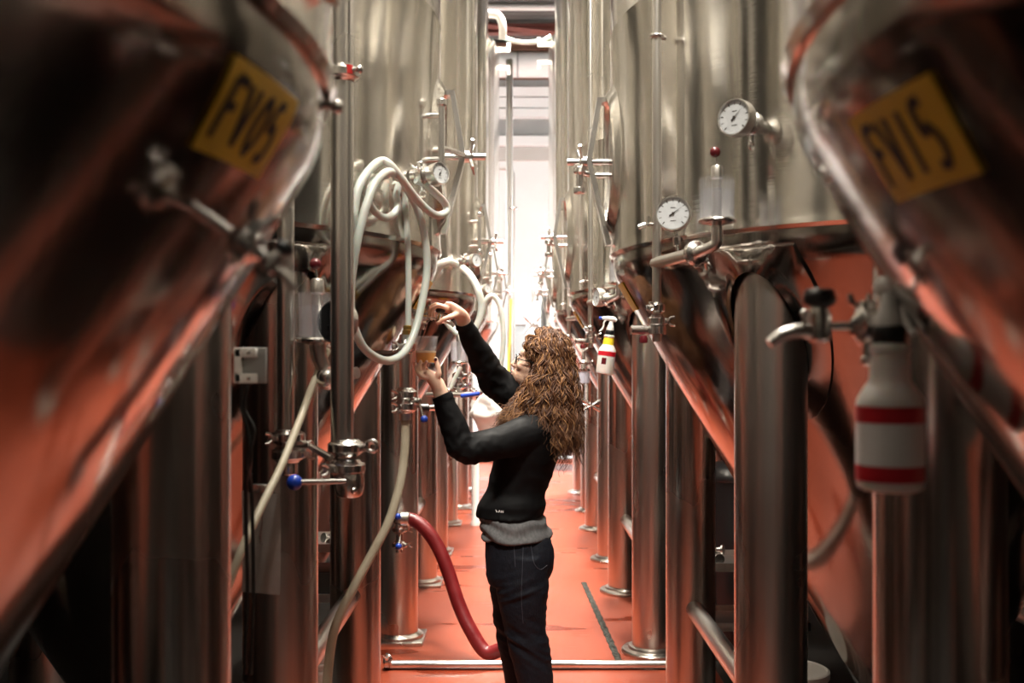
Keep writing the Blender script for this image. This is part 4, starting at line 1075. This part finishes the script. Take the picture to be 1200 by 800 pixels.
# upper arms, torso, neck, legs (slim, under the clothes)
body.sweep(spline([J(622, 505, 3.9), shL, elL], 5), [.05, .052, .042], 16)
body.sweep(spline([J(626, 486, 4.05), shR, elR], 5), [.05, .052, .042], 16)
TORSO = [(J(629, 482, 3.98), .060, .10), (J(624, 500, 3.98), .100, .155), (J(620, 525, 3.99), .118, .155), (J(613, 550, 4.0), .115, .140),
         (J(605, 575, 4.0), .110, .128), (J(600, 598, 4.0), .108, .132), (J(603, 620, 4.0), .112, .152), (J(608, 648, 4.0), .118, .168), (J(608, 668, 4.0), .108, .160)]
loft(body, [(c, a - .012, w - .012) for c, a, w in TORSO])
HC_ = J(633, 424, 4.04)
t_ = math.radians(14)
hf = Vector((-math.cos(t_) * .985, .17, math.sin(t_))).normalized(); hs = Vector((.17, .985, 0)).normalized(); hu = hs.cross(hf).normalized()
if hu.z < 0: hu = -hu
def hp(f, s, u): return HC_ + hf * f + hs * s + hu * u
body.sweep(spline([J(637, 492, 3.99), J(633, 474, 4.01), J(632, 455, 4.03), J(634, 440, 4.035)], 5), [(.075, .075), (.056, .054), (.050, .049), (.05, .05)], 22)
def ell(b, f, s, u, rf, rs, ru, n=20):
    rows = []
    for i in range(n // 2 + 1):
        a = PI * i / (n // 2); rows.append([hp(f + rf * max(math.sin(a), 1e-3) * math.cos(2 * PI * k / n), s + rs * max(math.sin(a), 1e-3) * math.sin(2 * PI * k / n), u - ru * math.cos(a)) for k in range(n)])
    b.grid(rows, close_u=True)
ell(body, -.012, 0, .018, .096, .074, .088)          # skull
ell(body, .030, 0, -.020, .064, .060, .070)          # face block
ell(body, .046, 0, -.070, .052, .043, .045)          # jaw
ell(body, .083, 0, -.100, .020, .021, .018)          # chin
ell(body, .020, 0, -.062, .058, .052, .034)          # jaw angle
ell(body, .066, 0, .022, .021, .050, .030)           # forehead
ell(body, .081, 0, .000, .010, .040, .009)           # brow
body.sweep([hp(.086, 0, -.004), hp(.099, 0, -.022), hp(.108, 0, -.036), hp(.098, 0, -.045)], [(.007, .008), (.009, .0095), (.0105, .0115), (.008, .010)], 12, up=hf)
for s in (-1, 1):
    ell(body, .096, s * .010, -.040, .008, .006, .006, 10)   # nostril wings
    ell(body, .066, s * .034, -.034, .022, .018, .018, 12)   # cheekbones
    ell(body, .004, s * .073, -.024, .014, .007, .026, 12)   # ears
ell(body, .080, 0, -.066, .020, .026, .020, 16); ell(body, .0985, 0, -.0635, .0085, .020, .0055, 12); ell(body, .0975, 0, -.0750, .0085, .018, .006, 12)   # lips
# legs and feet
LEGS = {'L': [J(612, 650, 3.92), J(612, 690, 3.915), J(616, 738, 3.92), J(627, 795, 3.93), J(634, 862, 3.93)],
        'R': [J(606, 650, 4.08), J(603, 690, 4.085), J(604, 738, 4.08), J(612, 795, 4.08), J(618, 862, 4.08)]}
LEGR = [.094, .089, .066, .062, .040]
for k, pts in LEGS.items():
    body.sweep(spline(pts, 6), [r - .008 for r in LEGR], 20)
    a = pts[-1]
    body.sweep(spline([a + Vector((.02, 0, .02)), Vector((a.x + .01, a.y, .055)), Vector((a.x - .07, a.y + .005, .045)), Vector((a.x - .16, a.y + .01, .035))], 5), [(.036, .036), (.045, .038), (.036, .04), (.02, .034)], 16)
bme = voxel(body, .0042, 'body', 3)
finish(bme, 'body', M['skin'])

# -- pullover
sw = MB()
SW = [(c, a + .010, w + .010) for c, a, w in TORSO[:5]]
hemc = J(598, 604, 4.0)
SW += [(J(600, 590, 4.0), .134, .160), (hemc, .134, .166)]
loft(sw, SW)
ell2 = lambda c, r: sw.ball(c, r, 16)
sw.sweep(spline([J(632, 500, 3.93), J(616, 508, 3.87), J(590, 517, 3.82), J(562, 524, 3.78), elL + Vector((-.004, 0, -.004)), J(531, 498, 3.752), J(521.5, 474, 3.745), J(519, 467, 3.745)], 6),
         [.080, .076, .066, .058, .056, .050, .041, .039], 22)
sw.sweep(spline([J(632, 490, 4.04), J(618, 480, 4.09), J(598, 460, 4.08), elR + Vector((.004, 0, -.012)), J(560, 412, 3.96), J(548, 388, 3.88), J(544.5, 380, 3.855)], 6),
         [.078, .076, .068, .062, .050, .038, .034], 22)
sw.sweep(spline([J(636, 478, 4.0), J(634, 468, 4.01)], 2), [.068, .060], 20)
sme = voxel(sw, .0065, 'pullover', 3)
def folds(me, fn):
    nrm = [v.normal.copy() for v in me.vertices]
    for v, n in zip(me.vertices, nrm): v.co += n * fn(v.co)
def ridged(p): return 1 - abs(noise.noise(p)) * 2
def sfold(co):
    d = 0
    # cross folds along the sleeves, diagonal drag lines over the back
    dl = (co - elL).length; dr_ = (co - elR).length
    d += .0075 * max(0, 1 - dl / .19) * ridged(Vector((co.x * 26 + co.z * 10, co.y * 5, co.z * 26 - co.x * 8)))
    d += .0085 * max(0, 1 - dr_ / .22) * ridged(Vector((co.x * 24 - co.z * 10, co.y * 5, co.z * 22 + co.x * 10)))
    d += .0045 * ridged(Vector((co.x * 5 + co.z * 9, co.y * 4, co.z * 11 - co.x * 6)))
    zh = hemc.z
    if co.x > -.06 and co.z < zh + .10: d += .006 * (1 - (co.z - zh) / .10) * math.sin(co.z * 95 + co.x * 22 + 3 * noise.noise(co * 6)) * .6
    return d - .003
folds(sme, sfold)
po = finish(sme, 'pullover', M['sweater'])
# ribbed cuffs
for a, c_, r, nm in ((cuL, J(517.5, 462.5, 3.745), .0385, 'cuff'), (cuR, J(542.8, 376.5, 3.845), .0335, 'cuff')):
    b = MB(); b.sweep([a.lerp(c_, .0), a.lerp(c_, .5), c_, c_, a.lerp(c_, .5)], [r + .001, r + .002, r, r - .005, r - .005], 28, cap=False); b.build(nm, M['sweater'], po).data.transform(world_of(po).inverted())
# small pale mark at the hem
b = MB(); pm = J(581, 597, 3.855)
def rib(p, q, w=.0022):
    d = (q - p).normalized(); n = Vector((0, -1, 0)); s = d.cross(n) * w
    b.face([b.v(p + s), b.v(p - s), b.v(q - s), b.v(q + s)])
for i, st in enumerate(([((0, 0), (.3, .5)), ((.6, 1), (.3, .5)), ((.3, .5), (.3, 1.1))], [((0, 1), (.3, 0)), ((.3, 0), (.6, 1))], [((0, 1), (0, 0)), ((0, 0), (.6, 1)), ((.6, 1), (.6, 0))])):
    for (x0, y0), (x1, y1) in st:
        rib(pm + Vector((i * .011 + x0 * .012, 0, -y0 * .009 - i * .0015)), pm + Vector((i * .011 + x1 * .012, 0, -y1 * .009 - i * .0015)), .0012)
markb = b

# -- grey shirt tail
sh = MB(); 
loft(sh, [(J(600, 598, 4.0), .120, .146), (J(600, 606, 4.0), .126, .158), (J(604, 619, 4.0), .134, .172), (J(606, 628, 4.0), .136, .182)])
shm = voxel(sh, .006, 'shirt', 2)
folds(shm, lambda co: .005 * math.sin(co.z * 130 + 16 * co.x + 5 * noise.noise(co * 7)) + .004 * noise.noise(co * 14))
finish(shm, 'shirt', M['shirt'])

# -- jeans
jn = MB()
loft(jn, [(J(604, 614, 4.0), .116, .152), (J(607, 630, 4.0), .128, .172), (J(609, 650, 4.0), .135, .180), (J(609, 668, 4.0), .130, .176), (J(608, 680, 4.0), .11, .16)])
for k, pts in LEGS.items():
    jn.sweep(spline(pts, 6), [(r + .013, r + .010) for r in LEGR[:-1]] + [(.054, .052)], 24)
jn.ball(J(622, 652, 3.93), .098, 20, (1, .95, 1.15)); jn.ball(J(619, 652, 4.07), .098, 20, (1, .95, 1.15))
jm = voxel(jn, .0065, 'jeans', 3)
def jfold(co):
    zk = J(0, 740, 4).z; zt = J(0, 685, 4).z
    d = .0095 * max(0, 1 - abs(co.z - zk) / .17) * ridged(Vector((co.x * 6, co.y * 5, co.z * 26 + co.x * 16)))
    d += .0075 * max(0, 1 - abs(co.z - zt) / .11) * ridged(Vector((co.x * 5, co.y * 4, co.z * 24 - co.x * 9)))
    return d + .002 * noise.noise(co * 12) - .002
folds(jm, jfold)
jo = finish(jm, 'jeans', M['jeans'])

# -- project small details onto the near surface of a cloth mesh
from mathutils.bvhtree import BVHTree
def near_surface(o):
    vs = [world_of(o) @ v.co for v in o.data.vertices]
    return BVHTree.FromPolygons(vs, [list(p.vertices) for p in o.data.polygons])
bj, bs = near_surface(jo), near_surface(po)
def onto(bvh, p, off=.002):
    d = (Vector(p) - Vector((0, 0, EYE))).normalized()
    h = bvh.ray_cast(Vector((0, 0, EYE)), d)
    return h[0] + h[1] * off if h[0] is not None else Vector(p)
b = MB()
def seam(pts, w=.0012):
    pts = spline([Vector((x, y, 0)) for x, y in pts], 10); q = [onto(bj, P(p.x, p.y, 4), .0012) for p in pts]
    b.sweep(q, w, 6)
seam([(602, 633), (603, 650), (604, 664)]); seam([(571, 630), (580, 634), (592, 635), (602, 633)])
seam([(621, 630), (623, 645), (626, 660), (633, 667), (641, 662)]); seam([(621, 630), (632, 629), (645, 627)])
seam([(613, 640), (612, 670), (611, 700), (613, 730)], .001)
b.build('stitching', M['stitch'], jo, world=True)
b = MB(); b.grid([[onto(bj, P(629 + 8 * i / 4, 621 + 5 * j / 2 - i * .2, 4), .003) for j in range(3)] for i in range(5)]); b.build('waist_patch', M['black'], jo, world=True)
for v in markb.bm.verts: v.co = onto(bs, v.co, .0025)
markb.build('hem_mark', M['bottle_label'], po, world=True)

# -- shoes
for k, pts in LEGS.items():
    a = pts[-1]; b = MB()
    b.sweep(spline([Vector((a.x + .05, a.y, .062)), Vector((a.x + .0, a.y, .064)), Vector((a.x - .08, a.y + .006, .052)), Vector((a.x - .165, a.y + .012, .042)), Vector((a.x - .20, a.y + .014, .036))], 5), [(.040, .030), (.052, .042), (.044, .044), (.034, .042), (.018, .025)], 20)
    b.sweep([Vector((a.x + .01, a.y, .06)), a + Vector((.0, 0, .03))], [.05, .052], 20)
    sm_ = voxel(b, .006, 'shoe', 3); so = finish(sm_, 'shoe', M['black'])
    b = MB(); sp_ = spline([Vector((a.x + .075, a.y, .012)), Vector((a.x - .03, a.y + .003, .012)), Vector((a.x - .12, a.y + .009, .012)), Vector((a.x - .21, a.y + .015, .012))], 5)
    b.sweep(sp_, [(.011, .026), (.011, .044), (.011, .047), (.011, .028)], 16, up=(0, 0, 1)); b.build('sole', M['rubber'], so, world=True)

# -- face details
for s in (-1, 1):
    b = MB(); ell(b, .074, s * .029, -.012, .0105, .0115, .0085, 14); eo = b.build('eye', M['eye'], woman, world=True)
    b = MB(); ell(b, .0835, s * .030, -.012, .003, .005, .005, 10); b.build('iris', M['black'], eo, world=True)
b = MB()
ell(b, .1005, 0, -.0635, .0075, .018, .0042, 12); ell(b, .0995, 0, -.0750, .0075, .016, .0048, 12)
b.build('lips', M['lips'], woman, world=True)
for s in (-1, 1):
    b = MB(); b.tube([hp(.0885, s * .012, .009), hp(.0865, s * .028, .013), hp(.073, s * .045, .008)], [.0022, .0026, .0016], 8); b.build('eyebrow', M['hair_a'], woman, world=True)
gl_ = MB()
for s in (-1, 1):
    ring = [hp(.098 - .010 * abs(math.cos(a)) * (1 if math.cos(a) * s > 0 else 0) , s * .031 + .0235 * math.cos(a), -.012 + .019 * math.sin(a)) for a in [2 * PI * i / 28 for i in range(28)]]
    gl_.sweep(ring, .0022, 8, closed=True)
    gl_.tube([hp(.088, s * .055, -.008), hp(.05, s * .072, -.006), hp(.0, s * .079, -.006), hp(-.012, s * .079, -.022)], .0022, 8)
gl_.tube([hp(.098, -.008, -.008), hp(.102, 0, -.006), hp(.098, .008, -.008)], .002, 8)
gl_.build('glasses', M['lens'], woman, world=True)
b = MB(); pn = hL(510.5, 421, -.0285); b.ball(pn, .0056, 12, (1, .5, 1.2)); b.build('thumbnail', M['nail'], woman, world=True)

# -- hair: a soft inner volume and several hundred curling locks
random.seed(11)
hb = MB(); n = 24; rows = []
for i in range(n // 2 + 1):
    a = PI * i / (n // 2)
    rows.append([hp(-.022 + .098 * max(math.sin(a), 1e-3) * math.cos(2 * PI * k / n), .084 * max(math.sin(a), 1e-3) * math.sin(2 * PI * k / n), .026 - .094 * math.cos(a)) for k in range(n)])
hb.grid(rows, close_u=True)
hb.sweep(spline([J(645, 415, 4.04), J(647, 440, 4.04), J(648, 465, 4.03), J(644, 488, 4.0), J(640, 503, 3.99)], 5), [(.07, .075), (.082, .098), (.085, .11), (.075, .11), (.05, .09)], 24, up=(-1, 0, 0))
hme = voxel(hb, .008, 'hair', 3)
# keep it off the face
hair = finish(hme, 'hair', M['hair_d'])
locks = MB()
def lock(root, ctrl, amp, wl, r, mat, ph=None, sgn=None):
    locks.use(mat)
    pts = spline([root] + ctrl, 12); L = [0]
    for p, q in zip(pts, pts[1:]): L.append(L[-1] + (q - p).length)
    tot = L[-1]; ph = random.uniform(0, 2 * PI) if ph is None else ph; sgn = sgn or random.choice((-1, 1)); out = []
    step = max(2, int(tot / .011))
    j = 0
    for s in range(step + 1):
        d = tot * s / step
        while j < len(L) - 2 and L[j + 1] < d: j += 1
        f = (d - L[j]) / max(1e-6, L[j + 1] - L[j]); p = pts[j].lerp(pts[j + 1], min(1, f))
        t = (pts[j + 1] - pts[j]).normalized(); u = t.orthogonal().normalized(); u = (Vector((1, 0, 0)) - t * t.x).normalized() if abs(t.x) < .95 else u
        w = t.cross(u); g = amp * min(1, (d / tot) * 2.2 + .12); a = ph + sgn * 2 * PI * d / wl
        out.append(p + u * g * math.cos(a) + w * g * .8 * math.sin(a))
    m = len(out)
    rr = [(r * (.55 + .6 * math.sin(PI * min(1, .25 + .7 * i / m))) * (1 if i < m * .75 else 1 - .75 * (i / m - .75) / .25)) for i in range(m)]
    locks.sweep(out, [(a, a * .7) for a in rr], 4, cap=False)
NL = 300
for i in range(NL):
    # az: 0 = front hairline, +-pi = back; negative side is the side towards the camera
    az = random.uniform(-PI, PI); 
    if random.random() < .45: az = -random.uniform(.25, 2.9)
    el = random.uniform(.18, 1.35)                    # elevation on the skull
    front = math.cos(az)
    if front > .45 and el < .95: el = random.uniform(.95, 1.45)
    ce, se = math.cos(el), math.sin(el)
    root = hp(-.020 + .096 * ce * math.cos(az), .080 * ce * math.sin(az), .022 + .094 * se)
    side = math.sin(az)                               # <0 towards the camera
    k = (1 - math.cos(az)) / 2                        # 0 front .. 1 back
    # tip in picture terms: front locks end on the chest, back locks on the back
    jx, jy = random.gauss(0, 5), random.gauss(0, 7)
    if k < .30: tx, ty = 588 + 40 * k + jx, 496 + 20 * k + jy
    elif k < .68: tx, ty = 600 + 75 * (k - .30) / .38 * .62 + jx, 505 + jy
    else: tx, ty = 652 + 22 * (k - .68) / .32 + jx, 512 + 12 * random.random() + jy + (14 if random.random() < .25 else 0)
    yt = 3.99 + .12 * side + random.gauss(0, .015)
    if side < 0: yt = min(yt, 3.90 if k < .68 else 3.97) - .02
    # waypoints hang over ear, neck and shoulder with volume
    if k < .30: x1, x2 = 627 + 22 * k + abs(jx) * .6, 613 + 45 * k + abs(jx) * .7
    else: x1, x2 = 634 + 33 * (k - .3) / .7 + jx * .5, tx * .45 + (630 + 44 * (k - .3) / .7) * .55
    y1 = 3.0; wid = .085 + .022 * random.random()
    p1 = J(x1, 428 + random.gauss(0, 6), 4.04 + wid * (side if abs(side) > .25 else math.copysign(.25, side)))
    p2 = J(x2, 462 + random.gauss(0, 5), 4.02 + (wid + .025) * side)
    tip = J(tx, ty, yt)
    # a root that starts on top first travels over the crown
    over = root + (root - hp(-.02, 0, .02)).normalized() * .018
    base = random.choices((0, 1, 2), (.40, .42, .18))[0]
    ph = random.uniform(0, 2 * PI); sgn = random.choice((-1, 1)); am = random.uniform(.006, .0115); wl = random.uniform(.065, .10)
    for q in range(13):         # a clump of strands that share one curl
        jt = lambda s: Vector((random.gauss(0, s), random.gauss(0, s), random.gauss(0, s)))
        mat = (M['hair_a'], M['hair_b'], M['hair_c'])[base if random.random() < .7 else random.randrange(3)]
        lock(root + jt(.004), [over + jt(.005), p1 + jt(.0065), p2 + jt(.0075), tip + jt(.012)], am * random.uniform(.75, 1.2), wl, random.uniform(.0014, .0024), mat, ph + random.gauss(0, .45), sgn)
# short curls framing the forehead
for i in range(26):
    az = random.uniform(-1.1, .9); el = random.uniform(.75, 1.2)
    root = hp(-.02 + .1 * math.cos(el) * math.cos(az), .082 * math.cos(el) * math.sin(az), .022 + .094 * math.sin(el))
    q = hp(.060 + random.uniform(-.02, .014), .060 * math.sin(az) - .010, .074 + random.uniform(-.014, .014)); q2 = hp(.022 + random.uniform(-.02, .016), -.078 if az < .1 else .078, .02 + random.uniform(-.03, .03))
    ph = random.uniform(0, 6)
    for _ in range(8):
        jt = Vector((random.gauss(0, .003), random.gauss(0, .004), random.gauss(0, .003)))
        lock(root + jt, [q + jt, q2 + jt * 2], .007, .05, .0018, random.choice((M['hair_a'], M['hair_b'], M['hair_c'])), ph, 1)
locks.build('locks', None, hair, world=True, sharp=0)

# -- cup of beer in her left hand (a thing of its own)
cup = thing('beer_cup', 'clear plastic cup half full of amber beer held up in her hand', 'cup', CUP_B)
hgt = CUP_T.z - CUP_B.z; rb_, rt_ = .0355, .0465
M['cupclear'] = simple('clear_cup', (.86, .86, .93), .12, Transmission_Weight=.45, IOR=1.1, Alpha=.26)
M['beer'] = noisy('amber_beer', (.88, .36, .03), (.94, .43, .045), (20, 20, 12), (.15, .2))
M['foam'] = noisy('beer_foam', (.85, .68, .42), (.90, .76, .52), (150, 150, 150), (.5, .6))
b = MB(); b.lathe([(.001, .0), (rb_, .0), (rb_ + .001, .004), (rt_, hgt), (rt_ + .002, hgt + .001), (rt_ + .001, hgt - .003)], n=48); b.build('cup', M['cupclear'], cup)
lv_ = hgt * .40; rl = rb_ + (rt_ - rb_) * .40 - .0012
b = MB(); b.lathe([(.001, .003), (rb_ - .0015, .003), (rl, lv_), (.001, lv_)], n=48); b.build('beer', M['beer'], cup)
b = MB(); b.lathe([(.001, lv_), (rl + .0002, lv_ - .001), (rl + .0006, lv_ + .006), (.001, lv_ + .007)], n=48); b.build('foam', M['foam'], cup)
# ================================================================== lamps, camera, view
def lamp(x, y, z, sx, sy, w, col=(1, .93, .82)):
    l = bpy.data.lights.new('lamp', 'AREA'); l.shape = 'RECTANGLE'; l.size = sx; l.size_y = sy; l.energy = w; l.color = col; l.spread = math.radians(SPREAD)
    o = bpy.data.objects.new('ceiling_lamp', l); o.location = (x, y, z); C.objects.link(o); return o
for y, w in LAMPS: lamp(0, y, 6.3, .3, .9, w)
lf = lamp(0, .3, 6.3, .5, .5, FRONTW); lf.rotation_euler = (math.radians(40), 0, 0); lf.data.spread = math.radians(75)
for s in (-1, 1): lamp(s * 3.0, 14.0, 6.3, 1.2, 1.2, ENDW, (.90, .97, 1))
w = bpy.data.worlds.new('World'); bpy.context.scene.world = w; w.use_nodes = True
w.node_tree.nodes['Background'].inputs[0].default_value = (.02, .018, .016, 1)
cd = bpy.data.cameras.new('camera'); cam = bpy.data.objects.new('camera', cd); C.objects.link(cam)
cam.location = (0, 0, EYE); cam.rotation_euler = (PI / 2, 0, 0)
cd.sensor_width = 36; cd.lens = 36 * F / 1200; cd.shift_x = -3 / 1200; cd.shift_y = 17 / 1200
cd.clip_start = .05
cd.dof.use_dof = True; cd.dof.focus_distance = 3.95; cd.dof.aperture_fstop = 2.8
sc = bpy.context.scene; sc.camera = cam
sc.view_settings.view_transform = 'Standard'; sc.view_settings.look = 'None'; sc.view_settings.gamma = 1
sc.view_settings.use_curve_mapping = False; sc.view_settings.exposure = -.14
sc.cycles.use_denoising = True; sc.cycles.max_bounces = 10; sc.cycles.glossy_bounces = 6; sc.cycles.transparent_max_bounces = 12
sc.cycles.sample_clamp_indirect = 8
